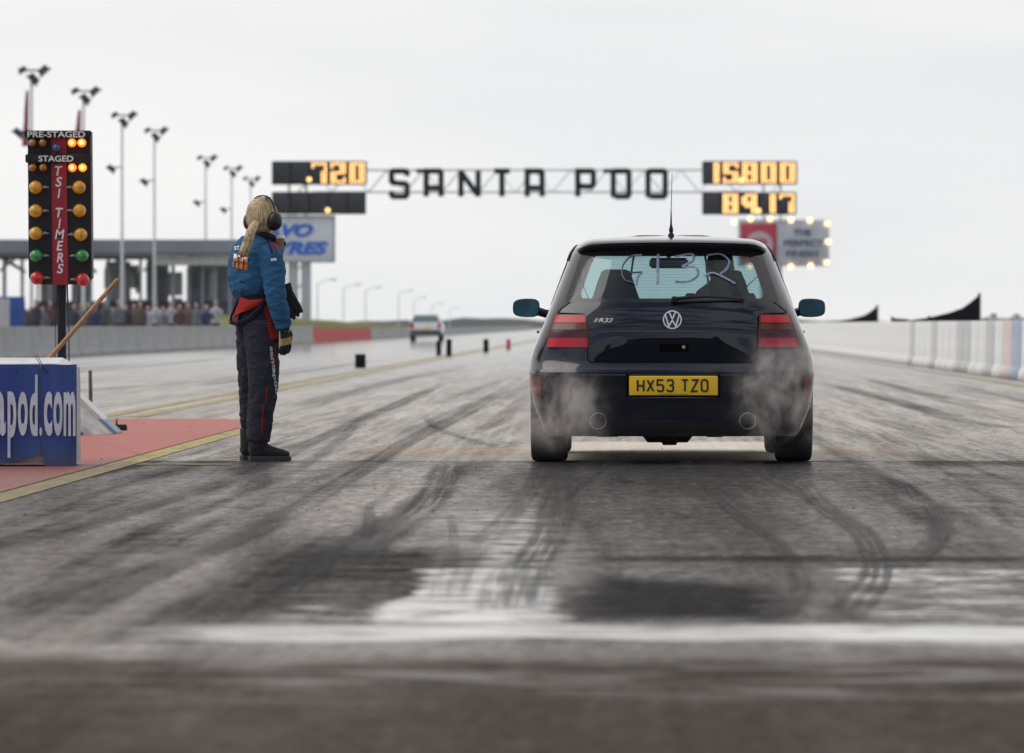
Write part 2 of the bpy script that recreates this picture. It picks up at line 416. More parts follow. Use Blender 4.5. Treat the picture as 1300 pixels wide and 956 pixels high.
for (x0, x1, y0, y1) in [(-4.86, -4.69, 52, 900), (-4.53, -4.36, 52, 900)]:
    mb.q([(x0, y0, .004), (x1, y0, .004), (x1, y1, .004), (x0, y1, .004)], [(0, 1, 2, 3)])
struct(put('lane_line_marking', mb, YEL2, smooth=0))
mb = MB().q([(5.42, -8, .004), (5.55, -8, .004), (5.55, 900, .004), (5.42, 900, .004)], [(0, 1, 2, 3)])
struct(put('edge_line_marking', mb, YEL2, smooth=0))
mb = MB().q([(-2.92, 34.15, .004), (-2.35, 34.15, .004), (-2.35, 34.4, .004), (-2.92, 34.4, .004)], [(0, 1, 2, 3)])
struct(put('start_line_marking', mb, YEL2, smooth=0))

# tyre marks: soft-edged ribbons of laid rubber
def rubber_mat():
    m, t, b = new_mat('laid rubber'); uv = t.node('ShaderNodeUVMap'); uv.uv_map = 'UVMap'
    s = t.node('ShaderNodeSeparateXYZ'); t.l.new(uv.outputs[0], s.inputs[0])
    u = t.m('ABSOLUTE', t.sub(s.outputs[0], .5)); e = t.ramp(u, .5, .22)
    vv = s.outputs[1]; ends = t.mul(t.ramp(vv, 0, .14), t.ramp(vv, 1, .8))
    uvm = t.node('ShaderNodeMapping'); uvm.inputs['Scale'].default_value = (7, 3, 1); t.l.new(uv.outputs[0], uvm.inputs[0]); n = t.noise(uvm.outputs[0], 1.0, 5, .75); n2 = t.noise(t.coord('Object', (2.5, .8, 1), (3, 3, 0)), 1.0, 5, .6)
    a = t.mul(t.mul(e, ends), t.mul(t.ramp(n, .36, .60), t.lin(n2, .3, .6, .35, 1)))
    at = t.node('ShaderNodeAttribute'); at.attribute_name = 'dark'
    a = t.mul(a, at.outputs['Fac'])
    b.inputs['Base Color'].default_value = (.018, .017, .018, 1); b.inputs['Roughness'].default_value = .55; b.inputs['Specular IOR Level'].default_value = .08
    t.put(b.inputs['Alpha'], a); return m
RUB = rubber_mat()
marks = []
def pxg(px, py): d = .845*F/(py-412); return ((px-790)*d/F, d)
def smooth_pts(pts, n=8):
    out = []
    for i in range(len(pts)-1):
        p0 = pts[max(i-1, 0)]; p1 = pts[i]; p2 = pts[i+1]; p3 = pts[min(i+2, len(pts)-1)]
        for k in range(n):
            t_ = k/n
            out.append(tuple(.5*((2*p1[c])+(-p0[c]+p2[c])*t_+(2*p0[c]-5*p1[c]+4*p2[c]-p3[c])*t_*t_+(-p0[c]+3*p1[c]-3*p2[c]+p3[c])*t_**3) for c in range(2)))
    out.append(pts[-1]); return out
def mark(pts, w0, w1=None, dark=.8):
    marks.append(([pxg(*p) for p in pts], w0, w1 or w0, dark))
mark([(60, 790), (180, 735), (330, 670), (420, 620), (520, 560), (600, 520), (665, 480)], .22, .22, .75)
mark([(0, 700), (150, 655), (300, 605), (400, 560), (500, 515), (580, 480)], .20, .2, .7)
mark([(140, 690), (260, 645), (370, 600), (430, 560), (470, 520)], .12, .12, .6)
mark([(430, 745), (470, 690), (540, 640), (565, 600), (575, 586)], .30, .24, .9)
mark([(350, 760), (430, 700), (520, 640), (600, 590)], .16, .12, .6)
mark([(560, 770), (600, 700), (660, 640), (690, 590)], .20, .12, .55)
mark([(640, 780), (660, 730), (700, 670), (715, 590)], .30, .2, .8)
mark([(1040, 790), (1085, 745), (1100, 715), (1080, 675), (1030, 640), (1000, 600)], .05, .04, 1)
mark([(1065, 790), (1102, 748), (1112, 715), (1092, 675), (1040, 640), (1010, 600)], .04, .03, 1)
mark([(1085, 792), (1118, 750), (1126, 716), (1104, 675), (1052, 640), (1020, 602)], .05, .04, 1)
mark([(960, 800), (1000, 770), (1012, 735), (985, 690), (930, 650), (880, 600)], .14, .08, .6)
mark([(1130, 735), (1185, 690), (1190, 655), (1150, 620), (1110, 600)], .16, .12, .85)
mark([(1300, 545), (1220, 535), (1140, 510), (1040, 485)], .35, .3, .75)
mark([(1300, 560), (1190, 556), (1100, 530)], .2, .16, .6)
mark([(1300, 700), (1180, 640), (1090, 590), (1040, 560)], .25, .16, .5)
mark([(380, 520), (440, 500), (520, 480), (600, 465)], .45, .4, .5)
mark([(540, 530), (555, 545), (600, 560), (640, 570)], .1, .1, .7)
mark([(0, 505), (160, 492), (300, 480), (420, 462)], .35, .3, .5)
mark([(0, 800), (110, 745), (250, 705), (430, 690)], .10, .05, .9)
mark([(120, 560), (250, 600), (400, 620)], .05, .04, .2)
for k in range(26):
    x0 = random.uniform(-2.6, 3.6); y0 = random.uniform(17, 33); L = random.uniform(1.5, 9); dx = random.uniform(-.25, .5)
    marks.append(([(x0, y0), (x0+dx*.4, y0+L*.5), (x0+dx, y0+L)], random.uniform(.02, .16), .03, random.uniform(.35, .85)))
for k in range(16):
    x0 = random.uniform(-2.6, 4.8); y0 = random.uniform(38, 70)
    marks.append(([(x0, y0), (x0*.98+.02, y0+10), (x0+random.uniform(-.2, .2), y0+28)], .22, .22, random.uniform(.3, .6)))
for k in range(8):
    x0 = random.uniform(-13, -5.6); y0 = random.uniform(52, 90)
    marks.append(([(x0, y0), (x0*.98+.02, y0+20), (x0+random.uniform(-.2, .2), y0+58)], .28, .28, random.uniform(.4, .7)))
me = bpy.data.meshes.new('tyre_marks'); vs = []; fs = []; uvs = []; dk = []
for i, (pts, w0, w1, dark) in enumerate(marks):
    pp = smooth_pts(pts); n = len(pp); z = .010+.00012*i
    for j, p in enumerate(pp):
        a = pp[max(j-1, 0)]; b_ = pp[min(j+1, n-1)]; d = Vector((b_[0]-a[0], b_[1]-a[1])).normalized(); nn = Vector((d.y, -d.x)); w_ = lerp(w0, w1, j/(n-1))/2
        nn = Vector((math.copysign(1, nn.x or 1)*1, nn.y*.3))
        vs += [(p[0]-nn.x*w_, p[1]-nn.y*w_, z), (p[0]+nn.x*w_, p[1]+nn.y*w_, z)]; uvs += [(0, j/(n-1)), (1, j/(n-1))]; dk += [dark*.8]*2
        if j: k = len(vs); fs.append((k-4, k-3, k-1, k-2))
me.from_pydata(vs, [], fs); ul = me.uv_layers.new(name='UVMap')
for l in me.loops: ul.data[l.index].uv = uvs[l.vertex_index]
at = me.attributes.new('dark', 'FLOAT', 'POINT')
for i, v_ in enumerate(dk): at.data[i].value = v_
me.materials.append(RUB); struct(link('tyre_marks', me))
# little stones and rubber crumbs
mb = MB()
for k in range(140):
    y0 = random.uniform(24, 48); x0 = random.uniform(-4.8, 4.8)*y0/40; r = random.uniform(.002, .006)
    mb.ellipsoid((x0, y0, .012+r*.5), (r, r*random.uniform(.8, 2), r*.6), 6, 4)
tag(put('rubber_crumbs', mb, mat('rubber crumb', (.03, .028, .028), .8)), 'small dark crumbs of tyre rubber scattered over the start line tarmac', 'debris', kind='stuff')
# ---------------------------------------------------------------- the hatchback
CX, CY = .303, 34.28          # centre line, rearmost bumper skin
Wt = [(.17,.765),(.22,.792),(.30,.822),(.36,.842),(.42,.852),(.50,.862),(.56,.868),(.63,.862),(.70,.842),(.76,.818),(.82,.794),(.90,.764),(.985,.732),(1.10,.690),(1.22,.646),(1.28,.622),(1.325,.590),(1.35,.555),(1.372,.49),(1.388,.38),(1.398,.20)]
Rt = [(.17,.05),(.21,.02),(.30,.005),(.45,.0),(.545,.0),(.565,.010),(.585,.028),(.62,.0555),(.70,.056),(.81,.0585),(.86,.074),(.94,.108),(.985,.138),(1.10,.228),(1.22,.325),(1.30,.392),(1.335,.43),(1.36,.50),(1.38,.66),(1.392,.95),(1.40,1.3)]
Ft = [(.17,4.06),(.25,4.12),(.45,4.15),(.60,4.13),(.68,4.06),(.74,3.92),(.79,3.70),(.84,3.42),(.88,3.18),(.915,3.02),(.985,2.86),(1.10,2.62),(1.22,2.36),(1.30,2.17),(1.335,2.07),(1.36,1.98),(1.38,1.85),(1.392,1.68),(1.40,1.5)]
def Wz(z): return table(Wt, z)
def Rz(z): return table(Rt, z)
def Fz(z): return table(Ft, z)
def Dr(z): return lerp(.36, .46, min(1, max(0, (z-.6)/.5)))
NR = 3.4
def Df(z): return .95 if z < .9 else .42
NF = 3.0
def rear(x, z, off=0.0):
    W = Wz(z)+off; k = min(.9995, abs(x)/W)
    return Vector((x, Rz(z)-off+.035*k*k+Dr(z)*(1-(1-k**NR)**(1/NR)), z))
def front(x, z, off=0.0):
    W = Wz(z)+off; k = min(.9995, abs(x)/W)
    return Vector((x, Fz(z)+off-Df(z)*(1-(1-k**NF)**(1/NF)), z))
def side(sgn):
    def f(y, z, off=0.0):
        W = Wz(z)+off; r, D = Rz(z), Dr(z); fr, DF = Fz(z), Df(z)
        if y < r+D: k = 1-max(0, min(1, 1-(y-r)/D))**NR; W *= max(.05, k)**(1/NR)
        if y > fr-DF: k = 1-max(0, min(1, (y-(fr-DF))/DF))**NF; W *= max(.05, k)**(1/NF)
        return Vector((sgn*W, y, z))
    return f
AX = [.86, 3.37]; AR = .347
def arch(y):
    a = 0
    for c in AX:
        if abs(y-c) < AR: a = max(a, .318+math.sqrt(AR*AR-(y-c)**2)*1.0)
    return a
def resample(pts, n):
    L = [0]
    for i in range(1, len(pts)): L.append(L[-1]+(pts[i]-pts[i-1]).length)
    out = []; j = 0
    for k in range(n+1):
        s_ = L[-1]*k/n
        while j < len(L)-2 and L[j+1] < s_: j += 1
        t_ = (s_-L[j])/max(1e-9, L[j+1]-L[j]); out.append(pts[j].lerp(pts[j+1], min(1, t_)))
    return out
def ring(z, inset=0.0):
    rr = [rear(Wz(z)*(1-(1-i/60)**1.6 if i < 60 else 1)*.9995, z) for i in range(61)]
    A = resample([rear(Wz(z)*math.sin(math.pi/2*i/200)**(.6)*.9999, z) for i in range(201)], 18)
    C = resample([front(Wz(z)*math.sin(math.pi/2*i/200)**(.6)*.9999, z) for i in range(201)], 18)[::-1]
    n = 110; a = A[-1]; c = C[0]
    B = [Vector((Wz(z), lerp(a.y, c.y, i/n), z)) for i in range(1, n)]
    half = A+B+C
    if inset:
        out = []
        for i, p in enumerate(half):
            q = half[max(i-1, 0)]; r_ = half[min(i+1, len(half)-1)]; d_ = (r_-q); d_.z = 0; d_.normalize()
            out.append(p-Vector((d_.y, -d_.x, 0))*inset)
        half = out
    full = half+[Vector((-p.x, p.y, p.z)) for p in reversed(half[1:-1])]
    return full
def in_poly(p, poly):
    x, y = p; c = False; j = len(poly)-1
    for i in range(len(poly)):
        xi, yi = poly[i]; xj, yj = poly[j]
        if (yi > y) != (yj > y) and x < (xj-xi)*(y-yi)/(yj-yi)+xi: c = not c
        j = i
    return c
def px_rear(pts, Y=None):   # photo pixels on the tail -> local x,z
    out = []
    for (px, py) in pts:
        z = CAMZ-(py-412)*34.4/F
        for _ in range(4):
            Yd = CY+rear(min(.7, abs((px-790)*34.4/F-CX)), z).y; z = CAMZ-(py-412)*Yd/F
        out.append(((px-790)*Yd/F-CX, z))
    return out
def sym(half): return half+[(-a, b) for a, b in reversed(half)]
def rounded(poly, r, n=5):
    out = []; N = len(poly)
    for i in range(N):
        p = Vector(poly[i]); a = Vector(poly[i-1]); b = Vector(poly[(i+1) % N])
        rr = min(r, (a-p).length*.45, (b-p).length*.45)
        s = p+(a-p).normalized()*rr; e = p+(b-p).normalized()*rr
        for k in range(n+1):
            t_ = k/n; q = s.lerp(p, t_).lerp(p.lerp(e, t_), t_); out.append((q.x, q.y))
    return out
def densify(poly, step):
    out = []
    for i in range(len(poly)):
        a = Vector(poly[i]); b = Vector(poly[(i+1) % len(poly)]); n = max(1, int((b-a).length/step))
        for k in range(n): q = a.lerp(b, k/n); out.append((q.x, q.y))
    return out
def patch(surf, outer, off, thick, holes=(), step=.03):
    """sheet of metal/glass following the body skin, with real thickness"""
    loops = [densify(outer, step)]+[densify(h, step) for h in holes]
    pts = [Vector(p) for lp in loops for p in lp]; edges = []; o = 0
    for lp in loops:
        n = len(lp); edges += [(o+i, o+(i+1) % n) for i in range(n)]; o += n
    xs = [p.x for p in pts[:len(loops[0])]]; ys = [p.y for p in pts[:len(loops[0])]]
    y_ = min(ys)+step/2
    while y_ < max(ys):
        x_ = min(xs)+step/2
        while x_ < max(xs):
            q = (x_, y_)
            if in_poly(q, loops[0]) and not any(in_poly(q, h) for h in loops[1:]) and min((Vector(q)-p).length for p in pts[:o]) > step*.45: pts.append(Vector(q))
            x_ += step
        y_ += step
    V, E, Fc, *_ = geometry.delaunay_2d_cdt(pts, edges, [], 0, 1e-7)
    Fc = [f for f in Fc if in_poly(sum((V[i] for i in f), Vector((0, 0)))/len(f), loops[0]) and not any(in_poly(sum((V[i] for i in f), Vector((0, 0)))/len(f), h) for h in loops[1:])]
    used = sorted({i for f in Fc for i in f}); ix = {k: j for j, k in enumerate(used)}; n = len(used)
    vs = [surf(V[k].x, V[k].y, off) for k in used]+[surf(V[k].x, V[k].y, off-thick) for k in used]
    fs = [tuple(ix[i] for i in f) for f in Fc]
    cnt = {}
    for f in fs:
        for i in range(len(f)):
            e = (f[i], f[(i+1) % len(f)]); cnt[e] = cnt.get(e, 0)+1
    walls = [(b, a, a+n, b+n) for (a, b) in cnt if (b, a) not in cnt]
    mb = MB(); mb.q(vs, fs+[tuple(i+n for i in reversed(f)) for f in fs]+walls); return mb
def off_poly(poly, d):      # shrink (d>0) toward centroid direction by edge normals
    N = len(poly); A = sum(poly[i][0]*poly[(i+1) % N][1]-poly[(i+1) % N][0]*poly[i][1] for i in range(N)); s = 1 if A > 0 else -1
    out = []
    for i in range(N):
        p = Vector(poly[i]); a = (p-Vector(poly[i-1])).normalized(); b = (Vector(poly[(i+1) % N])-p).normalized()
        n0 = Vector((-a.y, a.x))*s; n1 = Vector((-b.y, b.x))*s; n_ = (n0+n1).normalized(); k = d/max(.4, n_.dot(n0)); q = p+n_*k; out.append((q.x, q.y))
    return out

# openings (x,z on tail; y,z on flanks; x,z on windscreen)
RG_IN = rounded(sym([(.575, .995), (.495, 1.272)][0:1]+[(.497, 1.268)]), .05)
_c = px_rear([(972, 379), (952, 324)]); RG_IN = rounded([(_c[0][0], _c[0][1]), (_c[1][0], _c[1][1]), (-_c[1][0], _c[1][1]), (-_c[0][0], _c[0][1])], .045)
_c = px_rear([(990, 384), (966, 317)]); RG_OUT = rounded([(_c[0][0], _c[0][1]), (_c[1][0], _c[1][1]), (-_c[1][0], _c[1][1]), (-_c[0][0], _c[0][1])], .03)
SIDE_Q = rounded([(.62, .985), (.62+.10, 1.21), (.86, 1.275), (1.16, 1.285), (1.20, .985)], .05)
SIDE_D = rounded([(1.26, .985), (1.24, 1.288), (1.72, 1.288), (1.90, 1.262), (2.54, .985)], .04)
SIDE_ALL = rounded([(.585, .965), (.69, 1.225), (.85, 1.30), (1.80, 1.31), (1.97, 1.28), (2.66, .965)], .04)
WS_IN = rounded([(.685, .965), (.575, 1.283), (-.575, 1.283), (-.685, .965)], .05)
WS_OUT = rounded([(.725, .94), (.60, 1.318), (-.60, 1.318), (-.725, .94)], .04)

def shell(inset):
    Z = [.17, .19, .21, .235, .26]+[.26+.025*i for i in range(1, 12)]+[.545, .556, .566, .576, .587, .60, .62]+[.62+.022*i for i in range(1, 17)]
    Z += [1.0, 1.025, 1.05, 1.075, 1.10, 1.125, 1.15, 1.175, 1.20, 1.225, 1.25, 1.265, 1.28, 1.295, 1.31, 1.325, 1.335, 1.345, 1.355, 1.365, 1.375, 1.382, 1.39, 1.395, 1.40]
    if inset: Z = [z for z in Z if z > .23 and z < 1.38]
    mb = MB(); rings = []
    for z in Z:
        rg = ring(z, inset); out = []
        for p in rg:
            q = p.copy()
            if abs(p.x) > Wz(z)*.93-inset and p.z < .76:
                a = arch(p.y)
                if a > .17:
                    z2 = a+(z-.17)*(.76-a)/(.76-.17)
                    if not inset:
                        s_ = 1 if p.x > 0 else -1; q = Vector((s_*(abs(p.x)+Wz(z2)-Wz(z)), p.y, z2))
                        q.x += s_*.008*max(0, 1-(z2-a)/.05)
                    else: q = Vector((p.x, p.y, z2))
            if inset and z > 1.3: q.z -= .010
            out.append(q)
        rings.append(out)
    if not inset:
        lr = rings[-1]; cc = sum(lr, Vector())/len(lr)
        for sc_, dz in ((.75, .0016), (.45, .0028), (.15, .0034)): rings.append([Vector((cc.x+(p.x-cc.x)*sc_, cc.y+(p.y-cc.y)*sc_, p.z+dz)) for p in lr])
    n = len(rings[0]); mb.v = [p for r_ in rings for p in r_]
    for i in range(len(rings)-1):
        for j in range(n):
            k = (j+1) % n; idx = (i*n+j, i*n+k, (i+1)*n+k, (i+1)*n+j); c = sum((mb.v[a] for a in idx), Vector())/4
            zc = c.z+(.010 if inset and c.z > 1.295 else 0)
            rearish = c.y < Rz(zc)+Dr(zc)*.8+inset; frontish = c.y > Fz(zc)-Df(zc)*.98-inset
            if rearish and abs(c.x) < .62 and in_poly((c.x, zc), off_poly(RG_IN, -.016)): continue
            if frontish and zc > .93 and in_poly((c.x*.99, zc), off_poly(WS_IN, -.012)): continue
            if abs(c.x) > Wz(zc)*.93-inset-.01 and not rearish and (in_poly((c.y, zc), off_poly(SIDE_Q, -.012)) or in_poly((c.y, zc), off_poly(SIDE_D, -.012))): continue
            mb.f.append(idx); mb.mi.append(0)
    mb.f.append(tuple((len(rings)-1)*n+j for j in range(n))); mb.mi.append(0)
    return mb

m, t, b = new_mat('midnight blue car paint'); PAINT = m
fl = t.noise(t.coord('Object'), 900, 2, .5)
dirt = t.noise(t.coord('Object', (1, 1, 2.2)), 7, 5, .7)
z_ = t.node('ShaderNodeSeparateXYZ'); t.l.new(t.coord('Object'), z_.inputs[0])
film = t.mul(t.ramp(dirt, .40, .75), t.ramp(z_.outputs[2], .75, .25))
t.put(b.inputs['Base Color'], t.mix(t.mul(film, .05), t.mix(t.ramp(fl, .4, .65), (.0012, .0018, .006), (.003, .005, .015)), (.10, .09, .085)))
b.inputs['Specular IOR Level'].default_value = .12; t.put(b.inputs['Roughness'], t.lin(film, 0, 1, .30, .6))
b.inputs['Coat Weight'].default_value = 1; t.put(b.inputs['Coat Roughness'], t.lin(film, 0, 1, .02, .14))
t.put(b.inputs['Coat Normal'], t.bump(t.noise(t.coord('Object'), 3.2, 2, .5), .06, .02))
BLK = mat('black trim plastic', (.012, .012, .013), .5, var=.2, spec=.35)
SEAM = mat('panel gap shadow', (.003, .003, .003), .9, spec=.05)
INT = mat('charcoal interior trim', (.022, .022, .024), .85, spec=.2)
RUBR = mat('tyre rubber', (.016, .016, .017), .75, var=.3, vscale=20, bump=.3, spec=.2)
CHR = mat('polished chrome', (.78, .78, .78), .30, .9)
BDG = mat('satin silver badge', (.75, .75, .76), .5, .2)
TIP = mat('brushed steel tip', (.62, .62, .62), .38, .8)
ALU = mat('alloy metal', (.45, .46, .48), .3, 1.0)
def glass_mat(name, tint):
    m = bpy.data.materials.new(name); m.use_nodes = True; t = NT(m); t.n.clear()
    o = t.node('ShaderNodeOutputMaterial'); tr = t.node('ShaderNodeBsdfTransparent'); gl = t.node('ShaderNodeBsdfGlossy'); mx = t.node('ShaderNodeMixShader')
    ge = t.node('ShaderNodeNewGeometry'); dt = t.node('ShaderNodeVectorMath', operation='DOT_PRODUCT'); t.l.new(ge.outputs['Normal'], dt.inputs[0]); t.l.new(ge.outputs['Incoming'], dt.inputs[1])
    k = t.m('POWER', t.sub(1.0, t.m('ABSOLUTE', dt.outputs['Value'])), 5.0)
    tr.inputs[0].default_value = (*tint, 1); gl.inputs['Roughness'].default_value = .015
    t.put(mx.inputs[0], t.add(.035, t.mul(k, .95))); t.l.new(tr.outputs[0], mx.inputs[1]); t.l.new(gl.outputs[0], mx.inputs[2]); t.l.new(mx.outputs[0], o.inputs[0]); return m
GLASS = glass_mat('green tinted glass', (.77, .865, .875))
FRIT = mat('black glass border', (.012, .012, .013), .12, spec=.5)
def red_lens(name, col, e=.5):
    m, t, b = new_mat(name); v = t.coord('Object')
    wv = t.node('ShaderNodeTexWave', wave_type='BANDS', bands_direction='Z'); t.l.new(v, wv.inputs[0]); wv.inputs['Scale'].default_value = 45; wv.inputs['Distortion'].default_value = .4
    n = t.noise(v, 14, 3)
    t.put(b.inputs['Base Color'], t.mix(t.mul(t.add(wv.outputs[1], n), .5), tuple(c*.72 for c in col), col))
    b.inputs['Roughness'].default_value = .25; b.inputs['Coat Weight'].default_value = .35; b.inputs['Coat Roughness'].default_value = .05; b.inputs['Specular IOR Level'].default_value = .3
    return m
L_RED = red_lens('red lamp lens', (.55, .008, .018)); L_RED2 = red_lens('pinkish red lamp lens', (.50, .012, .045)); L_SMK = red_lens('smoked amber lamp lens', (.12, .025, .010)); L_DK = red_lens('smoked red lamp lens', (.075, .005, .008))

car = thing('parked_hatchback', 'dark blue three-door hatchback seen from behind on the start line with yellow plate', 'car', (CX, CY, 0))
body = put('body', shell(0), PAINT, car, 50)
put('interior_trim', shell(.035), INT, car, 50)
# rear glass
rw = put('rear_window', patch(rear, RG_OUT, .004, .005, [RG_IN]), FRIT, car, 30)
put('glass', patch(rear, off_poly(RG_IN, -.006), .0015, .003), GLASS, rw, 30)
# heater wires
mb = MB()
for i in range(13):
    z = lerp(1.01, 1.25, i/12); hw = lerp(.56, .48, i/12)
    mb.tube([rear(x, z, -.003) for x in [lerp(-hw, hw, k/16) for k in range(17)]], .0005, 4)
put('heater_wire', mb, mat('heater wire', (.10, .06, .04), .6), rw, 30)
# finger-written number in window marker
CH = mat('blue white window marker', (.21, .25, .36), .8, vscale=60, var=.4)
def crop5(pts): return px_rear([(640+a/2.517, 220+b/2.517) for a, b in pts])
mb = MB()
for st in [[(440,262),(405,266),(382,290),(376,318),(388,342),(415,350)], [(402,318),(440,316)], [(440,316),(425,336),(424,358)], [(492,258),(490,355)],
           [(547,266),(600,258),(603,280),(570,298),(612,300),(618,326),(590,345),(546,346)], [(648,262),(690,258),(718,278),(712,305),(690,322)], [(640,328),(664,318),(690,326),(738,352)]]:
    pts = smooth_pts(crop5(st), 6)
    mb.tube([rear(p[0], p[1], .0075) for p in pts], [(.0080, .003)]*len(pts), 8, up=(1, 0, 0))
put('marker_writing', mb, CH, rw, 60)
# windscreen + side glass
ws = put('windscreen', patch(front, WS_OUT, .004, .005, [WS_IN]), FRIT, car, 30)
put('glass', patch(front, off_poly(WS_IN, -.006), .0015, .003), GLASS, ws, 30)
for s_ in (-1, 1):
    sw = put('side_window', patch(side(s_), SIDE_ALL, .004, .005, [SIDE_Q, SIDE_D]), FRIT, car, 30)
    put('glass', patch(side(s_), off_poly(SIDE_Q, -.006), .0015, .003), GLASS, sw, 30)
    put('glass', patch(side(s_), off_poly(SIDE_D, -.006), .0015, .003), GLASS, sw, 30)
    # door
    dr = [(1.22, .30), (1.22, .955), (2.86, .955), (2.93, .62), (2.90, .30)]
    put('door', patch(side(s_), rounded(dr, .04), .004, .003), PAINT, car, 30).name = 'door'
    put('door_seam', patch(side(s_), off_poly(rounded(dr, .04), -.006), .0015, .002), SEAM, car, 30)
    put('side_moulding', patch(side(s_), rounded([(1.0, .50), (1.0, .55), (2.98, .55), (2.98, .50)], .01), .012, .010), PAINT, car, 30)
    mb = MB(); mb.tube([(s_*(Wz(.80)+.03), y, .80) for y in (1.34, 1.38, 1.50, 1.54)], [.006, .012, .012, .006], 8)
    put('door_handle', mb, PAINT, car)
    # thin black rain gutter along the roof edge
    mb = MB(); gp = [(.66, 1.24), (.80, 1.315), (1.0, 1.335), (1.5, 1.338), (1.95, 1.325), (2.2, 1.29), (2.9, .97)]
    mb.tube([side(s_)(y, z, .004) for y, z in smooth_pts(gp, 5)], .007, 6); put('roof_trim', mb, BLK, car)
# tailgate with its gap
TG = [px_rear([(959, 459), (961.5, 440), (962.5, 399), (1004, 397.5)])]
tg_half = [(TG[0][0][0]-.01, TG[0][0][1]), (TG[0][1][0], TG[0][1][1]), (TG[0][2][0], TG[0][2][1]), (.706, TG[0][3][1]), (.612, .985)]
tg_half[0] = (.512, .617)
TGP = rounded(sym(tg_half)[::1], .028)
tail = put('tailgate', patch(rear, off_poly(TGP, .004), .0055, .004), PAINT, car, 30)
put('tailgate_seam', patch(rear, off_poly(TGP, -.003), .002, .002), SEAM, car, 30)
# crease line across tailgate at mid height, handle recess and lock
HR = rounded(px_rear([(837, 435.5), (837, 446.5), (874, 446.5), (874, 435.5)]), .012)
hd = put('handle', patch(rear, HR, .008, .003), SEAM, tail)
put('handle_lip', patch(rear, rounded(px_rear([(836, 434), (836, 437), (875, 437), (875, 434)]), .004), .020, .012), PAINT, tail)
mb = MB(); c = rear(*px_rear([(868, 440.5)])[0], .012); mb.lathe([(.0, -.004), (.009, -.004), (.011, 0), (.009, .003)], 'y', c, 16); put('lock', mb, CHR, tail)
# emblem: ring with V over W
ex, ez = px_rear([(853.5, 406)])[0]; mb = MB(); ER = .058
yb = rear(ex, ez, .012).y
tilt = Matrix.Translation((ex, yb, ez)) @ Matrix.Rotation(R(-9), 4, 'X')
mb.lathe([(ER-.010, 0), (ER-.008, -.006), (ER-.001, -.006), (ER, 0), (ER-.001, .006), (ER-.008, .006)], 'y', (0, 0, 0), 48, closed=True)
wd = .0085
strip_mb(mb, [(-.0185, .0455), (-.0005, .004)], wd, -.0052, .005); strip_mb(mb, [(.0185, .0455), (.0005, .004)], wd, -.0056, .005)
strip_mb(mb, [(-.042, .029), (-.0215, -.040), (0, -.004), (.0215, -.040), (.042, .029)], wd, -.0048, .005)
mb.xf(tilt); em = put('emblem', mb, CHR, tail, 30)
mb = MB(); mb.lathe([(0, .0), (ER-.009, .0), (ER-.009, .010), (0, .010)], 'y', (0, .002, 0), 40); mb.xf(tilt); put('emblem_ground', mb, mat('emblem blue black', (.01, .012, .03), .2), em)
# badge text
bx_, bz = px_rear([(769, 406.5)])[0]
mb = text_mb('R32', .088, .026, .004, .25, .02, 0, 0); mb.xf(Matrix.Translation((bx_, rear(bx_, bz, .012).y, bz)) @ Matrix.Rotation(R(-8), 4, 'X')); put('badge', mb, BDG, tail, 0)
bx_, bz = px_rear([(757, 406.5)])[0]; mb = MB(); strip_mb(mb, [(-.014, -.012), (.004, .013)], .006, -.003, .004); strip_mb(mb, [(-.004, -.012), (.012, .010)], .005, -.0026, .004)
mb.xf(Matrix.Translation((bx_, rear(bx_, bz, .012).y, bz))); put('badge', mb, BDG, tail, 0)
# wiper
A = rear(*px_rear([(856, 380)])[0], .02); B = rear(*px_rear([(945, 380.5)])[0], .025); A2 = rear(*px_rear([(900, 376.5)])[0], .035)
mb = MB(); mb.lathe([(.0, -.03), (.016, -.026), (.020, 0), (.020, .03)], 'y', A, 14); mb.tube([A+Vector((0, -.02, .002)), A.lerp(A2, .5)+Vector((0, -.012, .004)), A2, B+Vector((0, -.004, .003))], [.013, .009, .007, .004], 8)
wp = put('rear_wiper', mb, BLK, car)
mb = MB(); Pb = [rear(*px_rear([(px, 383.5-(px-862)*.03)])[0], .012) for px in (862, 880, 900, 920, 945)]; mb.tube(Pb, [.004, .006, .007, .006, .004], 6); put('wiper_blade', mb, BLK, wp)
# spoiler over the glass
mb = MB(); rings = []
for i in range(33):
    u = lerp(-1, 1, i/32); a = abs(u); x = u*.578
    zt = 1.358-.012*a**2-.030*max(0, (a-.82)/.18)**2; yb0 = rear(x, 1.30).y-.012
    zu = 1.302-.008*a*a
    rings.append([(x, yb0+.22, zt+.022), (x, yb0+.06, zt+.010), (x, yb0-.045, zt-.004), (x, yb0-.062, zt-.014), (x, yb0-.055, zt-.024), (x, yb0+.02, zu), (x, yb0+.07, zu-.002), (x, yb0+.2, zu+.02)])
mb.loft(rings); sp_ = put('spoiler', mb, PAINT, car, 40)
rings = []
mb = MB()
for i in range(33):
    u = lerp(-1, 1, i/32); a = abs(u); x = u*.565; zt = 1.358-.012*a**2-.030*max(0, (a-.82)/.18)**2; yb0 = rear(x, 1.30).y-.012; zu = 1.302-.008*a*a
    rings.append([(x, yb0-.058, zt-.022), (x, yb0-.056, zt-.027), (x, yb0+.012, zu-.003), (x, yb0+.03, zu-.004), (x, yb0+.03, zu+.002)])
mb.loft(rings); put('spoiler_underside', mb, BLK, sp_, 40)
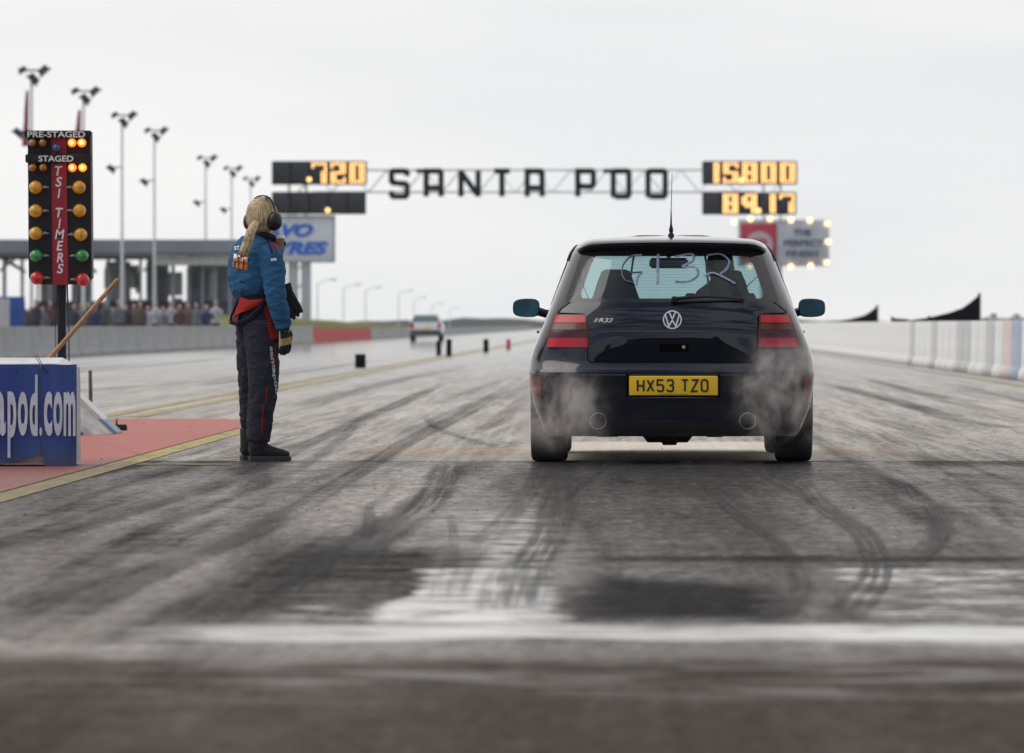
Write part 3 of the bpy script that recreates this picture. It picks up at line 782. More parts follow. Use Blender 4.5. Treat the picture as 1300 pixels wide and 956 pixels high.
# tail lamps
for s_ in (-1, 1):
    if s_ > 0: pl = [(964, 399), (1003, 399), (1010.5, 420), (1016, 441.5), (961.5, 441.5), (962.5, 420)]
    else: pl = [(744.5, 399), (703, 399), (697, 420), (691.5, 441.5), (748.5, 441.5), (746.5, 420)]
    L = px_rear(pl); L = rounded(L, .012)
    lamp = put('tail_lamp', patch(rear, L, .010, .009, step=.02), L_DK, car, 30)
    def sub(p0, p1, mm, o=.013):
        ys = [p0, p1]; xa = lambda y, k: lerp(pl[1][0], pl[3][0], (y-399)/42.5) if k else lerp(pl[0][0], pl[4][0], (y-399)/42.5)
        q = [(xa(ys[0], 0)+s_*2, ys[0]), (xa(ys[0], 1)-s_*2, ys[0]), (xa(ys[1], 1)-s_*2, ys[1]), (xa(ys[1], 0)+s_*2, ys[1])]
        return put('lens', patch(rear, rounded(px_rear(q), .006), o, .004, step=.02), mm, lamp, 30)
    sub(400, 409.5, L_RED); sub(410.5, 418.5, L_SMK); sub(429, 440.7, L_RED)
    q = [(lerp(pl[0][0], pl[1][0], .06), 429), (lerp(pl[0][0], pl[1][0], .42), 429), (lerp(pl[4][0], pl[3][0], .42), 440.7), (lerp(pl[4][0], pl[3][0], .04), 440.7)]
    put('reflector', patch(rear, rounded(px_rear(q), .004), .0155, .003, step=.02), L_RED2, lamp)
# bumper step, plate recess, creases, reflectors
def bump_poly(pts, r=.01): return rounded(px_rear(pts), r)
put('bumper_ledge', patch(rear, rounded([(-.80, .556), (.80, .556), (.80, .572), (-.80, .572)], .006), .012, .012), PAINT, car, 40)
put('bumper_recess', patch(rear, bump_poly([(795, 470.5), (914, 470.5), (914, 507), (795, 507)], .012), .004, .003), SEAM, car)
mb = MB(); zr = px_rear([(852, 505)])[0][1]
mb.bbox(-.292, .292, -.022, .01, zr-.012, zr+.004, .005); put('recess_lip', mb, PAINT, car)
pc = px_rear([(855, 489.6)])[0]
m, t, b = new_mat('reflective yellow plate'); nn = t.noise(t.coord('Object'), 30, 4)
t.put(b.inputs['Base Color'], t.mix(nn, (.80, .47, .01), (.90, .56, .02))); b.inputs['Roughness'].default_value = .35; YP = m
mb = MB(); mb.bbox(pc[0]-.267, pc[0]+.267, -.016, -.008, pc[1]-.0585, pc[1]+.0585, .004); pt = put('number_plate', mb, YP, car)
INK = mat('black plate ink', (.012, .014, .03), .4, var=.1)
def glyph(mb, ch, x, z, w, h, s, y0, y1):
    G = {'H': [[(0,0),(0,1)],[(1,0),(1,1)],[(0,.5),(1,.5)]], 'X': [[(0,0),(1,1)],[(0,1),(1,0)]], '5': [[(1,1),(.05,1),(0,.56),(.7,.60),(1,.45),(1,.15),(.8,0),(.2,0),(0,.15)]],
         '3': [[(0,.85),(.2,1),(.8,1),(1,.85),(1,.65),(.75,.53),(.35,.53)],[(.75,.53),(1,.4),(1,.15),(.8,0),(.2,0),(0,.15)]], 'T': [[(0,1),(1,1)],[(.5,0),(.5,1)]], 'Z': [[(0,1),(1,1),(0,0),(1,0)]],
         'O': [[(.2,0),(0,.15),(0,.85),(.2,1),(.8,1),(1,.85),(1,.15),(.8,0),(.2,0)]], 'S': [[(1,.78),(1,1),(0,1),(0,.55),(1,.45),(1,0),(0,0),(0,.22)]],
         'A': [[(0,0),(0,.86),(.18,1),(.82,1),(1,.86),(1,0)],[(0,.36),(1,.36)]], 'N': [[(0,0),(0,1)],[(1,0),(1,1)],[(0,1),(1,0)]], 'P': [[(0,0),(0,1)],[(0,1),(1,1),(1,.42),(0,.42)]],
         'D': [[(0,0),(0,1),(1,1),(1,0),(0,0)]], 'o': [[(.0,0),(.0,1),(1,1),(1,0),(0,0)]]}
    for k, st in enumerate(G[ch]):
        strip_mb(mb, [(x+s/2+p[0]*(w-s), z+s/2+p[1]*(h-s)) for p in st], s, y0-.0003*k, y1+.0003*k)
mb = MB(); x = pc[0]-.222
for ch in 'HX53 TZO':
    if ch == ' ': x += .030; continue
    glyph(mb, ch, x, pc[1]-.0395, .048, .079, .0115, -.0185, -.014); x += .0592
put('lettering', mb, INK, pt, 0)
mb = MB(); mb.box(pc[0]-.085, pc[0]+.09, -.0165, -.015, pc[1]-.052, pc[1]-.0495); put('supplier_line', mb, INK, pt, 0)
put('lower_valance', patch(rear, rounded([(-.60, .185), (.60, .185), (.585, .262), (-.585, .262)], .02), .006, .006), BLK, car, 30)
mb = MB(); mb.tube([rear(x, .262, .010) for x in [lerp(-.36, .36, k/20) for k in range(21)]], .0035, 6); put('valance_trim', mb, PAINT, car)
for s_ in (-1, 1):
    q = [(s_*.60, .352), (s_*.84, .356), (s_*.84, .368), (s_*.62, .362)]
    put('bumper_crease', patch(rear, q if s_ < 0 else q[::-1], .009, .009), PAINT, car, 30)
    q = [(s_*.795, .40), (s_*.835, .40), (s_*.832, .525), (s_*.80, .53)]
    put('bumper_reflector', patch(rear, q, .005, .005, step=.02), mat('dark bumper reflector', (.16, .02, .02), .15), car, 30)
# exhausts
for px in (759.5, 949):
    ex, ez = px_rear([(px, 534.3)])[0]; mb = MB()
    mb.lathe([(.045, -.045), (.048, -.05), (.0505, -.045), (.0505, .18), (.045, .18), (.0445, -.03)], 'y', (ex, 0, ez), 32, closed=True)
    e_ = put('exhaust_tip', mb, TIP, car, 30)
    mb = MB(); mb.lathe([(0, .02), (.0445, .02), (.0445, .16), (0, .16)], 'y', (ex, 0, ez), 24); put('exhaust_bore', mb, SEAM, e_, 30)
# under-body: silencers, pan, beam
mb = MB()
for (px0, px1, zb) in [(752, 790, .158), (815, 880, .125), (838, 862, .105), (893, 922, .155)]:
    x0 = (px0-790)*34.7/F-CX; x1 = (px1-790)*34.7/F-CX; mb.tube([(x0, .42, zb+.09), (x0+.04, .42, zb+.06), (x1-.04, .42, zb+.06), (x1, .42, zb+.09)], [.03, .06, .06, .03], 12)
mb.bbox(-.60, .60, .12, .40, .19, .30, .02)
put('silencer', mb, mat('dirty steel', (.02, .019, .018), .7, .3), car)
mb = MB(); mb.bbox(-.62, .62, .45, 4.0, .185, .24, .02); mb.tube([(-.7, .86, .25), (.7, .86, .25)], .035, 10)
put('floor_pan', mb, SEAM, car)
# wheels
def wheel(s_, yc):
    zc = .316; x0 = s_*.752
    prof = [(.225, -.112), (.285, -.113), (.308, -.104), (.3145, -.085), (.316, -.03), (.316, .03), (.3145, .085), (.308, .104), (.285, .113), (.225, .112)]
    mb = MB(); mb.lathe(prof, 'x', (0, 0, 0), 56, closed=True)
    w_ = link('wheel', None, car, (x0, yc, zc)); w_.empty_display_size = .1
    put('tyre', mb, RUBR, w_, 30)
    mb = MB(); mb.lathe([(.228, -.11), (.225, .11), (.205, .10), (.20, -.10)], 'x', (0, 0, 0), 40, closed=True)
    for k in range(9):
        a = 2*math.pi*k/9; mb.tube([(s_*.085, .03*math.cos(a), .03*math.sin(a)), (s_*.098, .12*math.cos(a), .12*math.sin(a)), (s_*.09, .208*math.cos(a), .208*math.sin(a))], [.024, .016, .018], 8)
    mb.lathe([(0, .07), (.055, .07), (.05, .1), (0, .105)] if s_ > 0 else [(0, -.105), (.05, -.1), (.055, -.07), (0, -.07)], 'x', (0, 0, 0), 20)
    put('rim', mb, ALU, w_)
    mb = MB(); mb.lathe([(0, -.02), (.15, -.02), (.15, .03), (0, .03)], 'x', (0, 0, 0), 30); put('brake_disc', mb, mat('brake steel', (.2, .19, .18), .4, .9), w_)
for s_ in (-1, 1):
    for y_ in AX: wheel(s_, y_)
    for y_ in AX:
        mb = MB(); pr = [(AR+.02, R(a)) for a in range(-8, 189, 8)]
        rings = [[(s_*.60, y_+math.cos(a)*r_, .318+math.sin(a)*r_), (s_*.835, y_+math.cos(a)*r_, .318+math.sin(a)*r_), (s_*.835, y_+math.cos(a)*(r_+.01), .318+math.sin(a)*(r_+.01)), (s_*.60, y_+math.cos(a)*(r_+.01), .318+math.sin(a)*(r_+.01))] for r_, a in pr]
        mb.loft(rings); put('wheel_liner', mb, SEAM, car)
# mirrors
for s_ in (-1, 1):
    cx = s_*.925; y_ = 2.62; z_ = .953; mb = MB()
    rings = []
    for k, (dy, sc) in enumerate([(-.055, .93), (-.05, .985), (-.03, 1.0), (.0, 1.0), (.04, .93), (.07, .75), (.09, .45), (.10, .15)]):
        rg = []
        for j in range(24):
            a = 2*math.pi*j/24; c_, s2 = math.cos(a), math.sin(a); n_ = 3.6
            rx = .088*math.copysign(abs(c_)**(2/n_), c_); rz_ = .061*math.copysign(abs(s2)**(2/n_), s2)
            if rx*s_ > 0: rz_ *= 1-.10*(rx*s_/.088)
            rg.append((cx+rx*sc, y_+dy, z_+rz_*sc))
        rings.append(rg)
    mb.loft(rings); mb.tube([(s_*.72, y_+.06, .905), (s_*.80, y_+.04, .915), (s_*.865, y_+.03, .935)], [(.02, .035), (.018, .028), (.02, .03)], 10)
    mr = put('door_mirror', mb, PAINT, car, 40)
    mb = MB(); mb.v = []; rg0 = [(cx+(p[0]-cx)*.90, y_-.057, z_+(p[2]-z_)*.88) for p in rings[2]]; rg1 = [(p[0], y_-.050, p[2]) for p in rg0]
    mb.loft([rg0, rg1]); put('mirror_glass', mb, mat('blue tinted mirror', (.22, .58, .82), .08, .9, var=.02), mr, 30)
    mb = MB(); mb.prism([(0, 0)]*0 or [(s_*.735, .885), (s_*.80, .89), (s_*.735, .99)], y_+.02, y_+.05); put('mirror_base', mb, BLK, mr)
# aerial
az = 1.392; ay = .80; ax = (852-790)*(CY+ay)/F-CX
mb = MB(); mb.lathe([(.0, -.01), (.020, -.008), (.019, .006), (.010, .022), (.014, .030), (.012, .045), (.006, .07), (.0035, .15), (.0028, .155)], 'z', (ax, ay, az), 14)
ae = put('aerial', mb, BLK, car)
mb = MB(); mb.tube([(ax, ay, az+.15), (ax+.003, ay, az+.26), (ax+.006, ay-.004, az+.385)], [.0028, .0024, .0018], 6); put('aerial_mast', mb, BLK, ae)
# front end
put('grille', patch(front, rounded([(-.40, .60), (.40, .60), (.42, .70), (-.42, .70)], .02), .004, .006), BLK, car)
put('air_intake', patch(front, rounded([(-.5, .25), (.5, .25), (.5, .38), (-.5, .38)], .03), .004, .006), BLK, car)
for s_ in (-1, 1):
    put('headlight', patch(front, rounded([(s_*.45, .595), (s_*.76, .605), (s_*.76, .70), (s_*.46, .705)], .02), .005, .006), mat('headlamp lens', (.5, .52, .55), .08, .6), car, 30)
# interior: seats, mirror, dashboard, wheel
FAB = mat('black seat fabric', (.020, .020, .023), .9, bump=.4, bscale=90, spec=.15)
def seat(x, y, top, back=False):
    mb = MB(); hw = [(.30, .80), (.27, .93), (.235, 1.02)]
    sec = [(.66, .21), (.80, .215), (.90, .19), (1.0, .155), (1.06, .133), (1.12, .115), (top-.04, .100), (top-.012, .090), (top, .065)]
    rings = []
    for z, hw_ in sec:
        yy = y-.30*(z-.66)*.55; d_ = .075 if z < 1.1 else .05
        if z > top-.015: d_ *= .6
        rings.append([(x+hw_*math.copysign(abs(math.cos(a))**(.45), math.cos(a)), yy+d_*math.copysign(abs(math.sin(a))**(.6), math.sin(a)), z) for a in [2*math.pi*k/24 for k in range(24)]])
    mb.loft(rings)
    if not back: mb.tube([(x, y-.02, .58), (x, y+.50, .60)], [(.25, .09)]*2, 20, up=(1, 0, 0))
    return mb
put('seat', seat(-.345, 1.95, 1.195), FAB, car, 50); put('seat', seat(.365, 1.95, 1.19), FAB, car, 50)
for x in (-.34, .34):
    mb = MB(); mb.bbox(x-.30, x+.30, .86, 1.0, .50, .93, .04); mb.bbox(x-.30, x+.30, 1.0, 1.42, .45, .58, .04); put('rear_bench', mb, FAB, car, 50)
mb = MB(); sec = [(2.45, .62), (2.45, .86), (2.52, .93), (2.9, .955), (2.98, .62)]
mb.loft([[(x, p[0], p[1]) for p in sec] for x in (-.66, .66)]); put('dashboard', mb, INT, car)
mb = MB(); mb.bbox(.19-.0, .52, 2.44, 2.62, .90, 1.0, .03); put('instrument_hood', mb, INT, car)
mb = MB(); ix = (849-790)*(CY+2.32)/F-CX; iz = CAMZ-(334.5-412)*(CY+2.32)/F; mb.bbox(ix-.125, ix+.125, 2.28, 2.32, iz-.032, iz+.036, .018); mb.tube([(ix, 2.32, iz+.02), (ix, 2.36, iz+.07)], .014, 8)
put('interior_mirror', mb, BLK, car)
mb = MB()
rg = []
for k in range(33):
    a = 2*math.pi*k/32; rg.append((.36+.18*math.cos(a), 2.30-.07*math.sin(a), .93+.17*math.sin(a)))
mb.tube(rg, .014, 8); mb.tube([(.36, 2.30, .93), (.36, 2.46, .88)], [.05, .03], 10); mb.tube([(.20, 2.3, .93), (.52, 2.3, .93)], .016, 8); put('steering_wheel', mb, BLK, car)
mb = MB(); mb.tube([(-.60, 1.62, 1.20), (-.52, 1.75, 1.02), (-.50, 1.8, .9)], [(.022, .003)]*3, 6); put('seat_belt', mb, BLK, car)
mb = MB(); mb.tube([(.60, 1.62, 1.19), (.50, 1.78, 1.10), (.44, 2.0, 1.02)], [(.022, .003)]*3, 6); put('seat_belt', mb, BLK, car)

# driver
SKIN = mat('light skin', (.50, .30, .22), .55, var=.08)
drv = thing('person', 'driver in a dark top sitting inside the dark blue hatchback', 'person', (CX+.32, CY+2.0, .62))
mb = MB()
mb.tube([(0, -.02, .02), (0, -.05, .20), (0, -.09, .36), (0, -.10, .44), (0, -.09, .50), (0, -.07, .545)], [(.17, .12), (.165, .115), (.19, .11), (.15, .08), (.065, .06), (.058, .058)], 20, up=(1, 0, 0))
mb.ellipsoid((0, -.045, .585), (.078, .095, .11))
for s_ in (-1, 1):
    mb.tube([(s_*.17, -.09, .40), (s_*.24, .02, .22), (s_*.19, .24, .30), (s_*.16, .30, .33)], [.055, .048, .036, .03], 12)
    mb.tube([(s_*.09, .0, .02), (s_*.13, .42, .06), (s_*.11, .60, -.25)], [.085, .065, .045], 12)
    for f_ in range(4): mb.tube([(s_*.16+(f_-1.5)*.012, .32, .345), (s_*.15+(f_-1.5)*.012, .345, .35), (s_*.145+(f_-1.5)*.012, .35, .325)], .0095, 6)
    mb.tube([(s_*.145, .30, .345), (s_*.12, .325, .36)], .011, 6)
    mb.ellipsoid((s_*.082, -.05, .58), (.012, .022, .03))
mb.tube([(0, .045, .60), (0, .062, .57)], [.012, .016], 8)
remeshed('body', mb, .009, [mat('dark driver top', (.03, .032, .04), .85), SKIN], 3, parent=drv, region=lambda c, n: 1 if c.z > .47 or (c.y > .27 and c.z > .25) else 0)
mb = MB(); mb.ellipsoid((0, -.058, .61), (.088, .100, .105)); mb.ellipsoid((0, -.09, .555), (.075, .06, .06)); remeshed('hair', mb, .009, [mat('dark brown hair', (.025, .016, .012), .6)], 3, parent=drv, disp=lambda c, n: .004*noise.noise(c*60))
# ---------------------------------------------------------------- christmas-tree start light
TY = 43.0; K = TY/F
def tp(px, py): q = P(px, py, TY); return q.x, q.z
tx, _ = tp(75, 165)
tree = thing('start_light', 'black drag race start light on a pole with amber, green and red bulbs', 'start light', (tx, TY, 0))
def tl(px, py): x, z = tp(px, py); return x-tx, z
SG = mat('black painted steel housing', (.014, .014, .018), .5, var=.2, spec=.3)
mb = MB()
poly = [tl(35, 167), tl(115, 167), tl(116.5, 352), tl(110, 361), tl(43, 361), tl(36.5, 352)]
mb.prism(poly, 0, .16); put('housing', mb, SG, tree, 20)
mb = MB(); mb.prism([tl(65, 175), tl(84, 175), tl(87, 361.8), tl(67, 361.8)], -.012, -.001); st_ = put('red_strip', mb, mat('dark red panel', (.30, .012, .025), .5), tree, 0)
WH = mat('white lettering', (.80, .80, .80), .6, var=.04)
ys = [217, 231, 245.5, None, 270, 284, 297.5, 312, 327, 341]
for ch, y_ in zip('TSI TIMERS', ys):
    if ch == ' ': continue
    x, z = tl(74.5+(y_-208)*.018, y_); wpx = {'I': 3.2, 'M': 12, 'T': 9.5}.get(ch, 8.5)
    put('lettering', text_mb(ch, wpx*K, 12.2*K, .006, .18, .015, x, z, y=-.018), WH, st_, 0)
for (px0, px1, py0, py1, txt, cx_, wpx) in [(32, 116.5, 166, 175.5, 'PRE-STAGED', 72.5, 73), (33, 116.5, 196, 207, 'STAGED', 72, 44)]:
    x0, z0 = tl(px0, py1); x1, z1 = tl(px1, py0)
    mb = MB(); mb.bbox(x0, x1, -.06, .03, z0, z1, .010); bd = put('title_bar', mb, SG, tree, 30)
    x, z = tl(cx_, (py0+py1)/2+.2); put('lettering', text_mb(txt, wpx*K, 7.6*K, .006, 0, .012, x, z, y=-.066), WH, bd, 0)
def bulb_mat(name, col, emit=None, e=0): 
    m = mat(name, col, .22, var=.25, vscale=30, coat=.6, emit=emit, estr=e); return m
AMB = bulb_mat('amber bulb glass', (.62, .30, .01)); AMD = bulb_mat('dim amber bulb glass', (.35, .14, .012)); GRN = bulb_mat('green bulb glass', (.01, .22, .06)); REDB = bulb_mat('red bulb glass', (.50, .012, .012)); BLU = bulb_mat('blue bulb glass', (.01, .07, .20))
LIT = bulb_mat('lit orange bulb', (.8, .25, .03), (1.0, .20, .03), 1.5); LITC = mat('lit bulb core', (1, .7, .3), .3, emit=(1, .50, .12), estr=2.6); LIT2 = bulb_mat('lit amber bulb', (.8, .3, .03), (1.0, .36, .02), 1.2)
def bulb(px, py, rpx, mm, lit=False, stub=0):
    x, z = tl(px, py); r = rpx*K; mb = MB()
    mb.lathe([(r*.8, .0), (r*.9, -.02), (r, -.035), (r*.97, -.05), (r*.8, -.072), (r*.5, -.085), (r*.2, -.091), (0, -.092)], 'y', (x, 0, z), 28)
    for k in range(6):
        a = math.pi*k/6+.2; mb.tube([(x-r*.86*math.cos(a), -.058, z-r*.86*math.sin(a)), (x, -.094, z), (x+r*.86*math.cos(a), -.058, z+r*.86*math.sin(a))], .003, 5)
    b_ = put('bulb', mb, mm, tree, 50)
    if lit:
        mb = MB(); mb.ellipsoid((x, -.085, z), (r*.5, .02, r*.5)); put('glow', mb, LITC, b_, 50)
    if stub:
        mb = MB(); mb.tube([(x+stub*(r+.002), -.02, z), (x+stub*(r+.02), -.03, z+.004), (x+stub*(r+.045), -.02, z)], [.012, .010, .004], 8); put('bracket', mb, mat('bare metal bracket', (.32, .30, .28), .4, .6), tree)
for px, py in [(42, 181.5), (55, 181.5), (42.5, 213), (55.5, 213)]: bulb(px, py, 5.2, AMD)
bulb(92, 181.5, 5.6, LIT, True); bulb(104.5, 181.5, 5.6, LIT, True); bulb(92.5, 213, 5.4, LIT, True); bulb(105.5, 213, 5.4, LIT2, True)
bulb(72.5, 188, 6.0, BLU)
for py in (238, 268, 296.5): bulb(46, py, 8.6, AMB, stub=1)
for py, px in ((238, 101), (267.5, 101.5), (298, 103)): bulb(px, py, 8.6, AMB, stub=-1)
bulb(46.8, 325, 8.4, GRN, stub=1); bulb(104.8, 325, 8.4, GRN, stub=-1); bulb(47.5, 353, 8.6, REDB, stub=1); bulb(105.5, 355, 8.6, REDB, stub=-1)
x0, zt = tl(72.5, 360); x1, _ = tl(83, 360)
mb = MB(); mb.bbox(x0, x1, .03, .10, -.0, zt+.02, .008); mb.bbox(x0-.12, x1+.12, -.06, .2, 0, .03, .01); put('pole', mb, SG, tree)
cbx, _ = tl(86.5, 400); mb = MB(); mb.tube([(cbx-.012, .05, zt+.02), (cbx, .05, zt-.3), (cbx+.004, .05, .3), (cbx, .05, .03)], .006, 6); put('cable', mb, mat('blue cable', (.03, .09, .20), .6), tree)
cbx, _ = tl(69.8, 400); mb = MB(); mb.tube([(cbx+.012, .07, zt+.02), (cbx-.004, .07, zt-.35), (cbx+.002, .07, .02)], .003, 6); put('wire', mb, BLK, tree)

# ---------------------------------------------------------------- bannered block with the web address
BY = 33.6
def bp_(px, py, Y=BY): q = P(px, py, Y); return q.x, q.z
bl = thing('concrete_barrier', 'low white barrier block faced with blue board lettered in white beside the red island', 'barrier', (-3.9, BY, 0))
W1 = mat('chalky white concrete', (.62, .61, .59), .8, var=.15, vscale=4, bump=.2)
ox, oy = -3.9, BY
xr = bp_(97, 0)[0]-ox; xs_ = bp_(52, 0)[0]-ox; ztop = bp_(0, 463.5)[1]
mb = MB(); sec = [(.07, .02), (.02, .10), (.02, ztop-.02), (.05, ztop+.012), (.30, ztop+.042), (.42, ztop+.03), (.46, ztop-.05), (.48, .02)]
rings = []
for x, sh in [(-2.2, 0), (-1.2, 0), (-.4, 0), (.3, 0), (xr-.11, 0), (xr-.02, -.05)]:
    rings.append([(x, p[0], p[1]+(sh if p[1] > .4 else 0)) for p in sec])
mb.loft(rings); put('block', mb, W1, bl, 25)
m, t, b = new_mat('blue printed board'); BLUE = m
vv = t.coord('Object', (1.6, 1, .25)); n = t.noise(vv, 2.2, 3, .5, .5); n2 = t.noise(t.coord('Object', (1, 1, 1)), 14, 5, .7)
z_ = t.node('ShaderNodeSeparateXYZ'); t.l.new(t.coord('Object'), z_.inputs[0])
c = t.mix(t.ramp(n, .35, .65), (.010, .042, .21), (.035, .075, .27))
c = t.mix(t.mul(t.ramp(z_.outputs[2], .16, .0), t.lin(n2, .3, .7, .3, .9)), c, (.075, .085, .12)); c = t.mix(t.mul(t.ramp(n2, .58, .72), .35), c, (.15, .16, .2))
t.put(b.inputs['Base Color'], c); b.inputs['Roughness'].default_value = .38
def board(x0, x1, y0, y1, notch=0):
    mb = MB(); n_ = 14; rings = []
    for i in range(n_+1):
        u = i/n_; x = lerp(x0, x1, u); y = lerp(y0, y1, u)+.006*math.sin(u*9)
        zb = .004+(.0 if notch == 0 else 0); zt_ = ztop+.004+.002*math.sin(u*7)
        if notch == 1 and u > .9: zb = lerp(.004, .075, (u-.9)/.1)
        if notch == -1 and u < .12: zb = lerp(.12, .004, u/.12)
        rings.append([(x, y, zb), (x, y, zt_), (x, y+.004, zt_), (x, y+.004, zb)])
    mb.loft(rings); return mb
put('banner', board(-2.25, xs_-.002, -.055, -.004, 1), BLUE, bl, 40); bn = put('banner', board(xs_+.001, xr, .0, .012, -1), BLUE, bl, 40)
LT = mat('pale lettering', (.60, .62, .68), .6, var=.12, vscale=9)
# santapod.com, letters placed one by one as on the board
zb0 = bp_(0, 553.5)[1]; xh = bp_(0, 497)[1]-zb0
def letter(ch, pxa, pxb, dz0=0, h=None, par=bl):
    xa = bp_(pxa, 0)[0]-ox; xb = bp_(pxb, 0)[0]-ox; h = h or xh
    yy = (-.055+(xa-(-2.25))/(xs_+2.25)*.051 if xb < xs_+.005 else 0)-.010
    put('lettering', text_mb(ch, xb-xa, h, .006, 0, .03, (xa+xb)/2, zb0+dz0+h/2+.0, y=yy), LT, par, 0)
asc = bp_(0, 475.5)[1]-zb0; desc = zb0-bp_(0, 581)[1]
for ch, a, b_, dz, h in [('s', -138, -126, 0, xh), ('a', -121, -108, 0, xh), ('n', -103, -92, 0, xh), ('t', -88, -81, 0, xh*1.22), ('a', -7, 7.5, 0, xh), ('p', 10, 21, -desc, xh+desc), ('o', 23, 35.5, 0, xh), ('d', 38, 48, 0, asc), ('.', 50.2, 53.5, 0, xh*.2), ('c', 56, 66.5, 0, xh), ('o', 68, 79.5, 0, xh), ('m', 81, 96, 0, xh)]:
    if b_ < -70: a += 69; b_ += 69
    letter(ch, a, b_, dz, h)
mb = MB(); x, z = bp_(67, 585.5); mb.box(x-ox-.022, x-ox+.022, -.004+.008, .010, z-.004, z+.004); put('maker_stamp', mb, mat('dull red ink', (.22, .03, .06), .6), bl)
mb = MB()
for (a, b_) in [((42, 452), (55, 467)), ((45, 451), (57, 467)), ((51, 467), (50, 474)), ((55, 467), (56, 472)), ((48, 462), (53, 468))]:
    p = bp_(*a); q = bp_(*b_); mb.tube([(p[0]-ox, .08, p[1]), ((p[0]+q[0])/2-ox, .0, (p[1]+q[1])/2+.004), (q[0]-ox, -.018, q[1])], .0022, 5)
put('wire_tie', mb, BLK, bl)
for a in [(21, 471), (96.5, 468), (60, 472)]:
    x, z = bp_(*a); mb = MB(); mb.lathe([(0, -.006), (.005, -.004), (.006, 0)], 'y', (x-ox, -.012, z), 10); put('fixing', mb, BLK, bl)
# broom leaning behind it
bro = thing('broom', 'long wooden broom handle leaning up behind the blue lettered barrier', 'broom', (-4.3, 36.5, 0))
top = P(148.5, 356, 36.5); a_ = P(62, 454, 36.5); dr_ = (a_-top).normalized(); e_ = top+dr_*((top.z-.06)/-dr_.z); O_ = Vector((-4.3, 36.5, 0))
mb = MB(); mb.tube([top-O_, top.lerp(e_, .35)-O_+Vector((.004, 0, -.004)), top.lerp(e_, .7)-O_, e_-O_], [.0145, .0155, .015, .0155], 10)
mb.ellipsoid(top-O_, (.0145, .0145, .0145), 10, 6)
put('handle', mb, mat('worn wooden handle', (.42, .24, .12), .6, var=.3, vscale=14, stretch=(1, 1, 1), bump=.2), bro)
mb = MB(); c_ = e_-O_; mb.bbox(c_.x-.16, c_.x+.16, c_.y-.04, c_.y+.04, .03, .09, .01); put('head', mb, mat('varnished wood', (.25, .13, .06), .5), bro)
mb = MB()
for i in range(14):
    for j in range(4): mb.tube([(c_.x-.145+i*.0223, c_.y-.028+j*.019, .035), (c_.x-.15+i*.023, c_.y-.03+j*.02, .0)], [.008, .010], 5)
put('bristles', mb, mat('brown bristles', (.10, .06, .035), .9), bro)

# ramp-shaped sensor cover, its post and small sensor
RY = 43.3; q = P(120, 553, RY); rc = thing('sensor_cover', 'white and pale blue sloping wooden cover on the red painted island', 'equipment cover', (q.x, RY, 0))
kk = RY/F
def rp(px, py): p = P(px, py, RY); return p.x-q.x, p.z
mb = MB(); apex = rp(84, 490); toe = rp(146, 551); base = rp(80, 551)
mb.prism([(base[0]-.25, .0), (toe[0], .0), (toe[0]+.002, .02), (apex[0], apex[1]), (base[0]-.25, apex[1])], .15, .60); 
m, t, b = new_mat('white and blue flaking paint'); z_ = t.node('ShaderNodeSeparateXYZ'); t.l.new(t.coord('Object'), z_.inputs[0]); n = t.noise(t.coord('Object'), 9, 5, .7)
t.put(b.inputs['Base Color'], t.mix(t.ramp(t.add(z_.outputs[2], t.mul(n, .08)), .17, .155), t.mix(n, (.55, .55, .53), (.75, .75, .72)), t.mix(n, (.16, .26, .33), (.30, .40, .45)))); b.inputs['Roughness'].default_value = .6
put('sloping_board', mb, m, rc, 10)
mb = MB(); e1 = rp(99, 531); e2 = rp(121, 553)
mb.q([(base[0]-.25, -.15, .0), (e2[0], -.15, .0), (e2[0], -.13, .012), (e1[0]-.10, -.02, e1[1]+.12), (base[0]-.25, -.02, e1[1]+.12), (base[0]-.25, .148, .0), (toe[0]-.03, .148, .0), (toe[0]-.03, .148, .012), (apex[0]-.03, .148, apex[1]-.02), (base[0]-.25, .148, apex[1]-.02)],
     [(0, 1, 2, 3, 4), (1, 6, 7, 2), (2, 7, 8, 3), (3, 8, 9, 4), (5, 9, 8, 7, 6), (0, 4, 9, 5), (0, 5, 6, 1)])
put('front_flap', mb, mat('dirty white flap', (.50, .49, .45), .7, var=.2, vscale=8), rc, 10)
sp = P(115, 513, 50); mb = MB(); r = .0175; mb.tube([(0, 0, 0), (0, 0, .22), (-.004, 0, .44)], [r, r, r*.9], 10); mb.lathe([(0, 0), (.06, 0), (.06, .015), (.0, .02)], 'z', (0, 0, 0), 14)
tag(put('marker_post', mb, mat('weathered grey post', (.10, .10, .10), .8, var=.3), smooth=40, loc=(P(115, 513, 50.2).x, 50.2, 0)), 'short thin grey post standing just behind the sloping white and blue cover', 'post')
bs = thing('beam_sensor', 'small black sensor block with a pin on the red island beside the sloping cover', 'sensor', (P(149, 548, 45).x, 45, 0))
mb = MB(); mb.bbox(-.065, .075, -.05, .05, 0, .055, .008); put('housing', mb, BLK, bs); mb = MB(); mb.tube([(-.005, 0, .05), (-.005, 0, .10)], [.009, .004], 8); put('pin', mb, BLK, bs)
